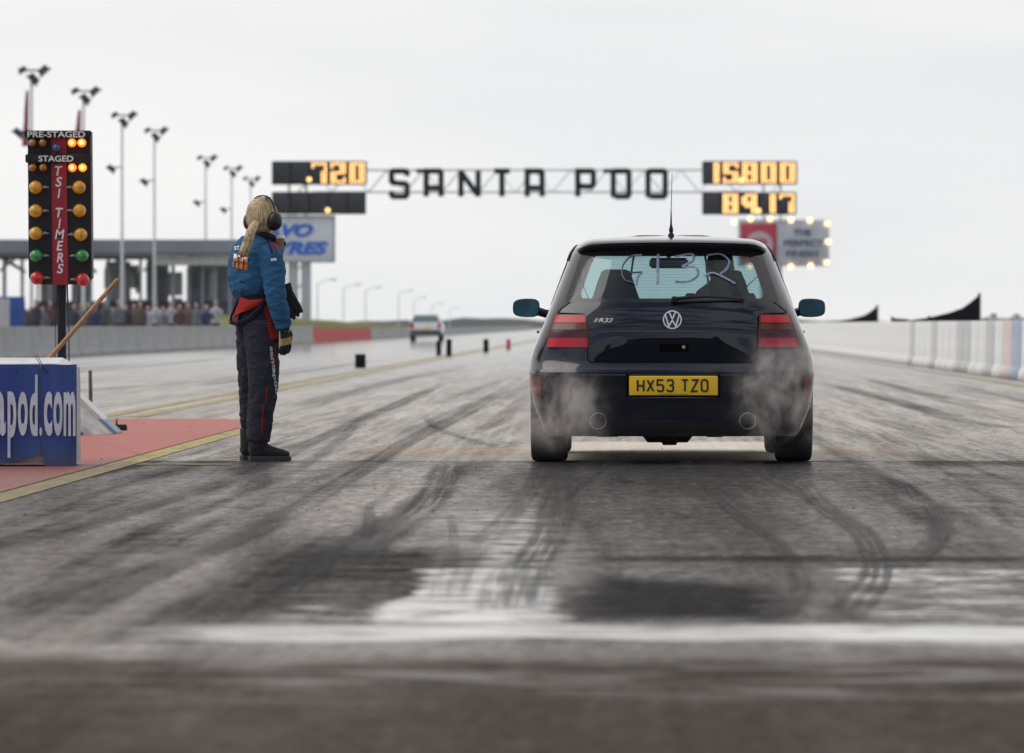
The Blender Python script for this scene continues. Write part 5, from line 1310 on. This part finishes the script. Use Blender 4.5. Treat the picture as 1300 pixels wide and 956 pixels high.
lab = ['leftmost of the distant bare trees, beside the nearer black screen', 'tall distant tree second from the black screen', 'distant bare tree third from the black screen', 'distant tree in the middle of the right hand row', 'distant bushy tree before the right edge of the photo', 'distant tree near the right edge above the white wall', 'distant bare tree at the right edge above the wall',
       'low distant tree left of the nearer black screen', 'low distant tree between the two black screens']
for i, px in enumerate([1252, 1262, 1272, 1281, 1290, 1299, 1309, 1137, 1146]):
    Y = 760+(i*37) % 90; o = tp_[i] if i < 3 else copy_tree(tp_[i % 3])
    o.location = (lx(px, Y), Y, -.03-(1.6 if i > 6 else 1.0)*0); sc = .50 if i < 7 else .30; sc *= [1, 1.05, 1.15, .95, 1.05, 1.1, 1, .9, 1][i]
    o.scale = (sc*1.1, sc, sc*.86); o.rotation_euler.z = i*1.3; o['label'] = lab[i]
mb = MB(); random.seed(3); rings = []
for k in range(161):
    x = lerp(-420, 420, k/160); h = 2.2+2.0*noise.noise(Vector((x*.02, 1, 0)))+1.4*noise.noise(Vector((x*.11, 2, 0))); h = max(.8, h)
    rings.append([(x, 1500, -.03), (x, 1500+2, h*.7), (x, 1506, h), (x, 1512, h*.7), (x, 1515, -.03)])
mb.loft(rings, True, True, closed=False); tag(put('treeline', mb, mat('far hedge', (.10, .11, .11), 1, spec=0), smooth=60), 'low hazy line of far trees along the horizon', 'trees', kind='stuff')

# ---------------------------------------------------------------- buildings behind the start (seen mirrored in the tail)
cb = thing('control_building', 'long dark building behind the start line, seen only as a reflection in the car tail', 'building', (0, -48, 0))
DB = mat('dark brown cladding', (.035, .033, .034), .8, var=.3, vscale=.3); DW = mat('dark window band', (.02, .022, .028), .2)
mb = MB(); mb.bbox(-34, 34, -8, 0, 0, 5.6, .1); put('wall', mb, DB, cb)
mb = MB(); mb.bbox(-30, 6, .05, .3, 3.2, 5.0, .05); put('window_band', mb, DW, cb)
mb = MB(); mb.bbox(-36, 36, -9, 2.5, 5.65, 5.95, .05); put('roof', mb, DB, cb)
for x in (-20, 12):
    mb = MB(); mb.bbox(x-1.2, x+1.2, -4, -1, 5.95, 8.5, .05); put('roof_tower', mb, DB, cb)
mb = MB(); mb.bbox(-34, 20, .6, .9, 0, 2.3, .03); put('lower_screen', mb, DB, cb)
# ---------------------------------------------------------------- start line marshal
from mathutils.bvhtree import BVHTree
MY = 35.15; MO = Vector((P(331, 0, MY).x, MY, 0))
def mp(px, py, dy=0.0): return P(px, py, MY+dy)-MO
mar = thing('person', 'marshal in blue jacket and dark trousers with blonde ponytail and ear defenders, standing', 'person', MO)
FB = Vector((.86, .51, 0)); FH = Vector((.64, .77, 0)); RH = Vector((.77, -.64, 0))
def hand_mb(M, curl=.5, sgn=1, spread=.0, scale=1.0, fat=1.0):
    mb = MB()
    mb.tube([(0, 0, .02), (0, 0, -.02), (0, 0, -.055), (0, 0, -.088)], [(.016, .028), (.017, .036), (.016, .041), (.013, .038)], 14, up=(0, 1, 0))
    for i, (fx, L) in enumerate([(.030, .070), (.010, .079), (-.011, .073), (-.031, .058)]):
        p = Vector((fx*sgn, 0, -.080)); a = 0; pts = [Vector((fx*sgn*.8, 0, -.055)), p]; sp_ = spread*(1.5-i)*sgn
        for k, f_ in enumerate((.45, .32, .23)):
            a += curl*(.8 if k == 0 else .9)*(1+.08*i); d_ = Vector((math.sin(sp_), math.sin(a), -math.cos(a))); p = p+d_*L*f_; pts.append(p)
        r = .0100*fat; mb.tube(pts, [r, r, r*.96, r*.9, r*.72], 8)
    b = Vector((.030*sgn, .0, -.015)); mb.tube([b, b+Vector((.022*sgn, .010, -.022)), b+Vector((.034*sgn, .022+.01*curl, -.050)), b+Vector((.032*sgn, .034+.015*curl, -.072))], [.016*fat, .014*fat, .0115*fat, .008*fat], 8)
    for i in range(len(mb.v)): mb.v[i] = mb.v[i]*scale
    return mb.xf(M)
def frame(o, down, palm):      # local -z -> down, +y -> palm
    z = -Vector(down).normalized(); y = Vector(palm); y = (y-z*y.dot(z)).normalized(); x = y.cross(z)
    return Matrix.Translation(o) @ Matrix((x, y, z)).transposed().to_4x4()

# one continuous body under the clothes
mb = MB()
tors = [((325, 412), .10, .135), ((325, 395), .105, .145), ((325, 376), .085, .115), ((324, 350), .095, .125), ((326, 325), .095, .15), ((330, 312), .075, .13), ((335, 303), .052, .056), ((336, 292), .048, .048), ((335, 284), .05, .05)]
mb.tube([mp(*c) for c, a, b_ in tors], [(a, b_) for c, a, b_ in tors], 20, up=FB)
HC = mp(334, 275)
Mh = Matrix((RH, FH, Vector((0, 0, 1)))).transposed()
mb.ellipsoid(HC, (.076, .094, .112), 20, 14, M=Mh)
mb.tube([HC+FH*.085+Vector((0, 0, .02)), HC+FH*.104+Vector((0, 0, -.012)), HC+FH*.088+Vector((0, 0, -.022))], [.011, .015, .011], 8)
mb.ellipsoid(HC+FH*.075+Vector((0, 0, -.055)), (.032, .022, .018), 10, 8, M=Mh); mb.ellipsoid(HC+FH*.062+Vector((0, 0, -.085)), (.034, .030, .024), 10, 8, M=Mh)
for s_ in (-1, 1):
    mb.ellipsoid(HC+RH*s_*.078+Vector((0, 0, -.01)), (.010, .020, .030), 8, 6, M=Mh)
    mb.ellipsoid(HC+FH*.082+RH*s_*.030+Vector((0, 0, .012)), (.013, .010, .010), 8, 6, M=Mh)
RS, RE, RW_ = mp(343, 320, -.15), mp(351, 378, -.20), mp(361, 419, -.16)
LS, LE, LW_ = mp(322, 320, .15), mp(357, 360, .28), mp(350, 326, .13)
for a, b_, c in ((RS, RE, RW_), (LS, LE, LW_)): mb.tube([a, a.lerp(b_, .5), b_, b_.lerp(c, .5), c], [.052, .048, .040, .036, .027], 12)
Rleg = [mp(331, 412, -.07), mp(333, 455, -.07), mp(331, 497, -.06), mp(329, 535, -.05), mp(328, 566, -.04), mp(328, 577, -.04)]
Lleg = [mp(319, 412, .08), mp(318, 455, .09), mp(317, 497, .10), mp(316, 535, .12), mp(317, 563, .14), mp(317, 573, .14)]
for lg_ in (Rleg, Lleg): mb.tube(lg_, [.082, .072, .052, .048, .038, .035], 12)
for lg_, ly in ((Rleg, -.04), (Lleg, .14)):
    h = lg_[-1]; mb.tube([h+Vector((-.03, 0, -.005)), h+Vector((.06, .015, -.012)), h+Vector((.14, .035, -.018))], [.034, .032, .022], 10)
RHf = frame(RW_, mp(365, 452, -.14)-RW_, (-.6, .5, 0)); LHf = frame(LW_, mp(354, 303, .10)-LW_, (.1, -1, 0))
mb2 = hand_mb(RHf, .35, 1, .04); mb.q(mb2.v, mb2.f)
mb2 = hand_mb(LHf, .85, -1, .04, .95); mb.q(mb2.v, mb2.f)
remeshed('body', mb, .0065, [SKIN], 3, parent=mar)

def fold(amp, fz=26, fx=7, seed=0):
    def f(c, n):
        v = noise.noise(Vector((c.x*fx+seed, c.y*fx, c.z*fz)))+.5*noise.noise(Vector((c.x*fx*2.2, c.y*fx*2+seed, c.z*fz*2.1+c.x*8)))
        return amp*(1-abs(v)*1.8)
    return f
def cloth(name, c0, c1, bs=260):
    m, t, b = new_mat(name); v = t.coord('Object'); n = t.noise(v, 9, 5, .6)
    t.put(b.inputs['Base Color'], t.mix(n, c0, c1)); b.inputs['Roughness'].default_value = .85; b.inputs['Specular IOR Level'].default_value = .2
    n2 = t.noise(t.coord('Object', (1, 1, 1.7), rot=(0, R(24), 0)), 16, 5, .65, 1.2)
    t.put(b.inputs['Normal'], t.bump(t.noise(v, bs, 2, .5), .25, .002, t.bump(n2, .8, .018))); return m
BLJ = cloth('blue quilted fabric', (.022, .090, .190), (.036, .128, .250)); NVT = cloth('dark charcoal navy fabric', (.022, .023, .034), (.040, .041, .056)); NVC = cloth('navy trim fabric', (.012, .013, .030), (.022, .022, .040)); RDF = cloth('red fabric', (.30, .018, .015), (.46, .035, .022)); PNK = cloth('dull crimson trim fabric', (.13, .02, .035), (.20, .03, .05))
# jacket
mb = MB()
jk = [((326, 378), .092, .125), ((324.5, 373), .118, .150), ((323, 366), .140, .172), ((322, 352), .150, .185), ((323, 336), .150, .195), ((325, 322), .135, .195), ((329, 313), .105, .165), ((334, 306), .07, .10), ((337, 301), .055, .062)]
mb.tube([mp(*c) for c, a, b_ in jk], [(a, b_) for c, a, b_ in jk], 28, up=FB)
mb.tube([mp(340, 317, -.12), RS.lerp(RE, .12), RS.lerp(RE, .5), RE, RE.lerp(RW_, .5), RE.lerp(RW_, .92)], [.070, .074, .070, .062, .058, .050], 18)
mb.tube([mp(324, 318, .12), LS.lerp(LE, .15), LS.lerp(LE, .5), LE, LE.lerp(LW_, .5), LE.lerp(LW_, .86)], [.068, .072, .064, .056, .050, .044], 18)
jf0 = fold(.007, 17, 9); jf1 = fold(.006, 34, 14, 5)
jf = lambda c, n: jf0(c, n)+jf1(c, n)*(.3+.7*max(0, noise.noise(c*5)*2))

jacket = remeshed('jacket', mb, .0075, [BLJ], 3, disp=lambda c, n: jf(c, n)-.003, parent=mar)
# trousers
mb = MB()
tr = [((325, 371), .098, .128), ((325, 380), .105, .138), ((324, 395), .120, .155), ((325, 408), .125, .155), ((325, 419), .11, .13)]
mb.tube([mp(*c) for c, a, b_ in tr], [(a, b_) for c, a, b_ in tr], 26, up=FB)
mb.tube([Rleg[0]+Vector((0, 0, .02)), mp(332.5, 440, -.07), mp(335, 470, -.07), mp(334, 500, -.06), mp(330.5, 530, -.05), mp(328.5, 549, -.045), mp(328.5, 560, -.04)], [.110, .104, .096, .088, .078, .074, .068], 20)
mb.tube([Lleg[0]+Vector((0, 0, .02)), mp(318.5, 440, .08), mp(317.5, 470, .09), mp(317, 500, .10), mp(317, 530, .12), mp(318, 552, .14)], [.098, .086, .074, .064, .058, .052], 20)
tf0 = fold(.007, 13, 10, 3); tf1 = fold(.006, 24, 15, 9)
tf = lambda c, n: tf0(c, n)+tf1(c, n)*(.35+.65*max(0, noise.noise(c*5+Vector((4, 4, 4)))*2))
trousers = remeshed('trousers', mb, .0075, [NVT], 3, disp=lambda c, n: tf(c, n)-.003, parent=mar)
# belt, collar
mb = MB(); mb.tube([mp(325.5, 385), mp(325.5, 381), mp(325.5, 374), mp(325.5, 371)], [(.104, .136), (.112, .144), (.112, .144), (.104, .136)], 28, up=FB); put('belt', mb, NVC, mar, 50)
def ring_tube(c, a, b_, tiltv, r, n=28, sq=1.0):
    pts = []
    for k in range(n+1):
        t_ = 2*math.pi*k/n; o_ = FB*a*math.cos(t_)+Vector((FB.y, -FB.x, 0))*b_*math.sin(t_); pts.append(Vector(c)+o_+Vector((0, 0, tiltv*math.cos(t_))))
    mb = MB(); mb.tube(pts, [(r*1.9*sq, r)]*len(pts), 8, up=(0, 0, 1)); return mb
put('collar', ring_tube(mp(337, 300), .062, .068, -.018, .010), NVC, mar, 60)
bv = lambda o: BVHTree.FromObject(o, bpy.context.evaluated_depsgraph_get())
CAMP = Vector((0, 0, CAMZ))
def decal(name, ob, pts2, faces, m, off=.004, th=.0035, parent=None, dy=-1.2):
    """small fabric patch laid on the garment surface where the photo shows it"""
    T = bv(ob); vs = []
    for px, py in pts2:
        o_ = mp(px, py, dy); hit = T.ray_cast(o_, (mp(px, py, 0)-o_).normalized(), 3)
        if hit[0] is None: h = T.find_nearest(mp(px, py, 0)); hit = h
        nn = hit[1]; nn = nn if nn.y < 0 else -nn
        vs.append(hit[0]+nn*off)
    mb = MB(); n = len(vs); cnt = {}
    for f in faces:
        for i in range(len(f)): cnt[(f[i], f[(i+1) % len(f)])] = 1
    bk = [v_+Vector((0, th, 0)) for v_ in vs]
    mb.q(vs+bk, list(faces)+[tuple(i+n for i in reversed(f)) for f in faces]+[(b_, a, a+n, b_+n) for (a, b_) in cnt if (b_, a) not in cnt])
    return put(name, mb, m, parent or ob, 50)
def grid2(c, nx=8, ny=8):      # four pixel corners -> grid
    pts = []; fs = []
    for j in range(ny+1):
        for i in range(nx+1):
            a = Vector(c[0]).lerp(Vector(c[1]), i/nx); b_ = Vector(c[3]).lerp(Vector(c[2]), i/nx); p = a.lerp(b_, j/ny); pts.append((p.x, p.y))
    for j in range(ny):
        for i in range(nx): a = j*(nx+1)+i; fs.append((a, a+1, a+nx+2, a+nx+1))
    return pts, fs
pp, ff = grid2([(297.5, 322), (315.5, 325.5), (314, 343), (296, 339.5)]); bpatch = decal('back_patch', jacket, pp, ff, mat('orange patch', (.62, .16, .02), .8))
for q in [[(298, 323), (302, 324), (301.5, 329), (297.8, 328)], [(308, 326), (314.5, 327.5), (314, 332), (308, 331)], [(303, 324.5), (306, 325), (306, 327), (303, 326.5)]]:
    pp, ff = grid2(q, 3, 3); decal('white_block', jacket, pp, ff, WH, .0075, parent=bpatch)
for q in [[(296.5, 331), (314.5, 334.5), (314.4, 335.7), (296.4, 332.2)], [(303, 327), (304.4, 327.3), (304, 341), (302.6, 340.8)], [(309.4, 329), (310.8, 329.3), (310.2, 342), (308.8, 341.8)], [(298.6, 332), (299.8, 332.2), (299.5, 339), (298.4, 338.8)]]:
    pp, ff = grid2(q, 6, 2); decal('black_line', jacket, pp, ff, BLK, .0085, parent=bpatch)
def text2(body, cx, cy, w_, h_, ang=0, shear=0, bold=.02):
    mb = text_mb(body, w_, h_, .001, shear, bold); ca, sa = math.cos(ang), math.sin(ang)
    fr = min(v.y for v in mb.v); idx = [i for i, v in enumerate(mb.v) if v.y < fr+1e-5]; mp_ = {k: j for j, k in enumerate(idx)}
    pts = [(cx+mb.v[i].x*ca+mb.v[i].z*sa, cy-(-mb.v[i].x*sa+mb.v[i].z*ca)) for i in idx]
    fs = [tuple(mp_[i] for i in f) for f in mb.f if all(i in mp_ for i in f)]
    return pts, fs
pp, ff = text2('START', 307.5, 314.5, 19, 4.6, R(-8)); decal('lettering', jacket, pp, ff, WH, .005, parent=jacket)
pp, ff = grid2([(343.5, 328), (350.5, 327.3), (351, 331), (344.2, 331.6)], 5, 3); bdg = decal('sleeve_badge', jacket, pp, ff, mat('grey white badge', (.45, .50, .55), .8))
pp, ff = grid2([(341, 301.5), (345, 300), (352.5, 319), (349, 320)], 6, 8); decal('shoulder_piping', jacket, pp, ff, PNK, .004)
pp, ff = grid2([(337, 302), (339.5, 301), (347, 322), (344.5, 322)], 4, 8); decal('shoulder_panel', jacket, pp, ff, NVC, .0045)
pp, ff = grid2([(332.5, 381), (344.5, 386), (353, 430), (342.5, 431)], 8, 12); decal('hip_panel', trousers, pp, ff, RDF, .006)
for a, b_, c_, d_ in [(348.5, 436, 346, 474), (338.2, 492, 336.4, 512), (333.2, 514, 331.2, 552)]:
    pp, ff = grid2([(a, b_), (a+1.6, b_), (c_+1.6, d_), (c_, d_)], 1, 10); decal('red_piping', trousers, pp, ff, RDF, .003)
pp, ff = text2('santapod', 347.0, 470, 60, 5.8, R(83), 0, .03); decal('lettering', trousers, pp, ff, mat('grey white print', (.50, .51, .55), .8), .005)
# folded-down flap at the waist with red lining
sp = [mp(338, 380, -.15), mp(328, 394, -.165), mp(316, 406, -.16), mp(303, 411, -.12), mp(293, 410, -.06), mp(293.5, 402, -.04), mp(298, 391, -.04), mp(303, 380, -.05)]
sp = [Vector(p) for p in sp]
mb = MB(); mb.tube(sp, [(.016, .010), (.020, .012), (.022, .012), (.020, .012), (.013, .010), (.010, .008), (.009, .007), (.010, .008)], 10, up=(0, 0, 1)); fl_ = remeshed('waist_flap', mb, .004, [NVC], 2, disp=lambda c, n: .002*noise.noise(c*50), parent=mar)
a_ = [mp(305, 377, -.11), mp(316, 381, -.148), mp(326, 380, -.16), mp(334, 379, -.155)]; b__ = [mp(297, 402, -.07), mp(305, 397, -.145), mp(318, 393, -.165), mp(331, 386, -.163)]
mb = MB(); rings = []
for i in range(4):
    top_, bot = a_[i], b__[i]; rings.append([top_, top_.lerp(bot, .5)+Vector((0, -.008, 0)), bot, bot+Vector((.004, .006, 0)), top_.lerp(bot, .5)+Vector((.004, 0, 0)), top_+Vector((.004, .006, 0))])
mb.loft(rings); put('red_lining', mb, RDF, fl_, 60)
mb = MB(); mb.q([mp(300, 389, -.05), mp(294, 408, -.055), mp(301, 408, -.11), mp(304, 396, -.12), mp(300, 389, -.04), mp(294, 408, -.045), mp(301, 408, -.10), mp(304, 396, -.11)], [(0, 1, 2, 3), (7, 6, 5, 4), (0, 4, 5, 1), (1, 5, 6, 2), (2, 6, 7, 3), (3, 7, 4, 0)]); put('lining_fold', mb, PNK, fl_, 0)
# boots
LEA = mat('black suede boot', (.016, .016, .017), .85, bump=.4, bscale=80); SOL = mat('dark rubber sole', (.035, .036, .038), .7)
for k, (ax_, dy, ang) in enumerate(((328.5, -.04, R(12)), (318, .14, R(16)))):
    mb = MB(); base = mp(ax_, 586.3 if k == 0 else 586.3-2.4, dy); base.z = 0
    mb.tube([(-.005, 0, .20), (-.005, 0, .12), (-.002, 0, .075)], [(.062, .060), (.060, .056), (.062, .05)], 16, up=(1, 0, 0))
    mb.tube([(-.058, 0, .050), (-.03, 0, .062), (.03, 0, .070), (.09, .0, .055), (.15, .0, .046), (.188, 0, .040)], [(.030, .032), (.045, .040), (.048, .043), (.036, .046), (.028, .046), (.018, .030)], 16, up=(0, 0, 1))
    mb.xf(Matrix.Translation(base) @ Matrix.Rotation(ang, 4, 'Z')); bt = remeshed('boot', mb, .005, [LEA], 3, disp=lambda c, n: .0015*noise.noise(c*45), parent=mar)
    mb = MB(); out_ = [(-.068, 0), (-.055, -.034), (0, -.040), (.07, -.044), (.14, -.050), (.185, -.036), (.203, 0), (.185, .036), (.14, .046), (.07, .036), (0, .036), (-.055, .033)]
    mb.loft([[(p[0]*s_, p[1]*s_, z) for p in out_] for z, s_ in ((.002, .97), (.008, 1), (.028, 1.0), (.034, .97))]); mb.xf(Matrix.Translation(base) @ Matrix.Rotation(ang, 4, 'Z')); put('sole', mb, SOL, bt, 40)
    mb = MB()
    for i in range(5): x = .025+i*.017; z = .122-i*.011; mb.tube([(x, -.022, z-.006), (x+.004, 0, z+.002), (x, .022, z-.006)], .0035, 5)
    mb.xf(Matrix.Translation(base) @ Matrix.Rotation(ang, 4, 'Z')); put('lace', mb, BLK, bt)
# gloves
GLB = mat('black glove leather', (.014, .014, .015), .8, bump=.3, bscale=90); TAN = mat('tan glove leather', (.42, .26, .11), .75, var=.25, vscale=25)
def glove(M, curl, sgn, tan, spread=.05, sc=1.08, parent=mar, cuff=True):
    mb = hand_mb(M, curl, sgn, spread, sc, 1.22)
    if cuff:
        c = MB(); c.tube([(0, 0, .085), (0, 0, .04), (0, 0, .0)], [(.040, .046), (.038, .044), (.030, .036)], 16, up=(0, 1, 0)); c.xf(M); mb.q(c.v, c.f)
    Mi = M.inverted()
    g = remeshed('glove', mb, .004, [GLB, TAN], 2, parent=parent, region=lambda c, n: 1 if tan and -.092 < (Mi @ c).z < -.048 and (Mi.to_3x3() @ n).y < .55 else 0)
    return g
glove(RHf, .35, 1, True); glove(LHf, .85, -1, True)
# head: hair, ponytail, ear defenders
def hair_mat():
    m, t, b = new_mat('ash blonde hair'); n = t.noise(t.coord('Object', (60, 60, 5), rot=(0, R(-14), 0)), 2.2, 5, .6, .6); n2 = t.noise(t.coord('Object'), 12, 3)
    t.put(b.inputs['Base Color'], t.mix(t.ramp(t.add(t.mul(n, .7), t.mul(n2, .3)), .35, .65), (.20, .13, .065), (.68, .51, .29))); b.inputs['Roughness'].default_value = .45; b.inputs['Specular IOR Level'].default_value = .4
    t.put(b.inputs['Normal'], t.bump(n, .6, .006)); return m
HAIR = hair_mat()
mb = MB(); mb.ellipsoid(HC+Vector((0, 0, .004))-FH*.012, (.092, .108, .118), 26, 18, M=Mh); mb.ellipsoid(HC-FH*.045+Vector((0, 0, -.04)), (.070, .062, .062), 20, 12, M=Mh); mb.ellipsoid(HC-FH*.100+Vector((.012, 0, -.028)), (.030, .026, .026), 14, 8, M=Mh)
hair = remeshed('hair', mb, .0055, [HAIR], 3, disp=lambda c, n: .0035*noise.noise(Vector((c.x*85, c.y*85, c.z*14))), parent=mar)
tie = mp(326, 282, 0); tie.y = (HC-FH*.118).y; 
tl_ = [tie+Vector((.012, .02, .012)), tie, mp(322, 288, -.16), mp(318, 296, -.19), mp(315, 305, -.21), mp(312, 314, -.215), mp(309, 322, -.21), mp(307.5, 327, -.20)]
tl_[1] = Vector((tl_[1].x, tie.y-.01, tl_[1].z))
mb = MB(); mb.tube(tl_, [(.015, .017), (.014, .016), (.022, .026), (.024, .031), (.022, .030), (.018, .025), (.012, .017), (.004, .006)], 14)
for k in range(12): o_ = Vector((random.uniform(-.017, .017), random.uniform(-.012, .008), 0)); mb.tube([p+o_*(1+i*.15) for i, p in enumerate(tl_[1:])], [.007, .009, .010, .009, .007, .004, .002], 6)
remeshed('ponytail', mb, .004, [HAIR], 2, disp=lambda c, n: .002*noise.noise(Vector((c.x*90, c.y*90, c.z*14))), parent=mar)
mb = MB(); mb.tube([tie+Vector((.007, .008, .006)), tie+Vector((-.002, -.004, -.003))], [.022, .022], 14); put('hair_tie', mb, BLK, mar)
EB = mat('black ear defender plastic', (.012, .012, .013), .35, spec=.4)
es = link('ear_defenders', None, mar, HC)
for s_ in (-1, 1):
    mb = MB(); M = Matrix.Translation(RH*s_*.104+Vector((0, 0, -.030))-FH*.004) @ Mh.to_4x4() @ Matrix.Rotation(s_*math.pi/2, 4, 'Y')
    rings = []
    for z, s2 in ((-.030, .92), (-.022, 1.0), (-.008, 1.02), (.012, .98), (.026, .84), (.034, .6), (.037, .3)):
        rings.append([(.058*s2*math.cos(a), .045*s2*math.sin(a), z) for a in [2*math.pi*k/22 for k in range(22)]])
    mb.loft(rings); mb.xf(M); put('ear_cup', mb, EB, es, 50)
mb = MB(); pts = []
for k in range(25):
    a = math.pi*k/24; pts.append(RH*.108*math.cos(a)+Vector((0, 0, -.01+.140*math.sin(a)**.8 if k not in (0, 24) else -.02))-FH*.006*math.sin(a))
mb.tube(pts, [(.0045, (.018 if 7 < i < 17 else .010) if 3 < i < 21 else .006) for i in range(25)], 8, up=RH); put('headband', mb, EB, es, 60)
# paper cup in the raised hand, spare glove under the elbow
cup = thing('paper_cup', 'brown paper cup with a white lid held up in the marshal left hand', 'cup', MO+mp(354, 318.5, .0))
mb = MB(); mb.lathe([(0, 0), (.026, 0), (.0275, .004), (.036, .078), (.036, .080), (0, .080)], 'z', (0, 0, 0), 24); put('cup_body', mb, mat('brown cardboard', (.30, .15, .085), .8, var=.2, vscale=30), cup, 40)
mb = MB(); mb.lathe([(.0385, .076), (.039, .084), (.036, .088), (.034, .097), (0, .099)], 'z', (0, 0, 0), 24); put('lid', mb, mat('white plastic lid', (.78, .78, .78), .4), cup, 40)
MG = frame(MO+mp(364.5, 371, .02), mp(377, 402, .02)-mp(364.5, 371, .02), (-.2, -1, 0))
gl_o = MG.translation.copy(); gm = hand_mb(Matrix.Translation(-gl_o) @ MG, .22, 1, .10, 1.12, 1.3); c = MB(); c.tube([(0, 0, .05), (0, 0, 0)], [(.026, .044), (.024, .04)], 14, up=(0, 1, 0)); c.xf(Matrix.Translation(-gl_o) @ MG); gm.q(c.v, c.f)
sg = remeshed('glove', gm, .004, [GLB], 2); sg.location = gl_o; tag(sg, 'spare black glove tucked under the marshal left elbow, its fingers hanging down', 'glove')

# ---------------------------------------------------------------- exhaust smoke drifting past both rear wheels
def smoke(loc, rx, ry, rz_, dens, off, lab, rot=0):
    mb = MB(); mb.ellipsoid((0, 0, 0), (rx, ry, rz_), 24, 14)
    m = bpy.data.materials.new('drifting exhaust smoke'); m.use_nodes = True; t = NT(m); t.n.clear(); o = t.node('ShaderNodeOutputMaterial'); pv = t.node('ShaderNodeVolumePrincipled')
    v = t.coord('Object', (1/rx, 1/ry, 1/rz_)); ln = t.node('ShaderNodeVectorMath', operation='LENGTH'); t.l.new(v, ln.inputs[0])
    v2 = t.coord('Object', (1, .6, .8), off, (0, R(25), 0)); n = t.noise(v2, 4.2, 8, .66, .5)
    fall = t.m('POWER', t.ramp(ln.outputs['Value'], 1.0, .1), 1.3)
    n3 = t.noise(v2, 11, 5, .6, .8); d_ = t.mul(t.mul(t.m('POWER', t.ramp(n, .37, .70), 1.3), t.mul(fall, t.lin(n3, .3, .62, .25, 1))), dens)
    t.put(pv.inputs['Density'], d_); pv.inputs['Color'].default_value = (.90, .83, .79, 1); pv.inputs['Anisotropy'].default_value = .2
    t.l.new(pv.outputs[0], o.inputs['Volume'])
    ob = put('smoke', mb, m, smooth=60, loc=loc); ob.rotation_euler.y = rot; tag(ob, lab, 'smoke', kind='stuff'); return ob
q = P(708, 516, 34.0); smoke(q, .46, .25, .36, 14, (1, 2, 3), 'brown grey exhaust smoke curling past the left rear wheel of the dark blue hatchback')
q = P(993, 498, 34.0); smoke(q, .42, .25, .44, 14, (4, 7, 1), 'grey exhaust smoke curling past the right rear wheel of the dark blue hatchback')
# ---------------------------------------------------------------- haze
mb = MB(); mb.box(-900, 900, -70, 1700, -1.2, 16); mz = bpy.data.materials.new('thin damp air'); mz.use_nodes = True; t = NT(mz); t.n.clear(); o = t.node('ShaderNodeOutputMaterial'); pv = t.node('ShaderNodeVolumePrincipled')
pv.inputs['Density'].default_value = 0.00006; pv.inputs['Color'].default_value = (1, 1, 1, 1); t.l.new(pv.outputs[0], o.inputs['Volume'])
hz = put('haze', mb, mz, smooth=0); hz['kind'] = 'stuff'; hz['label'] = 'thin pale haze over the track'
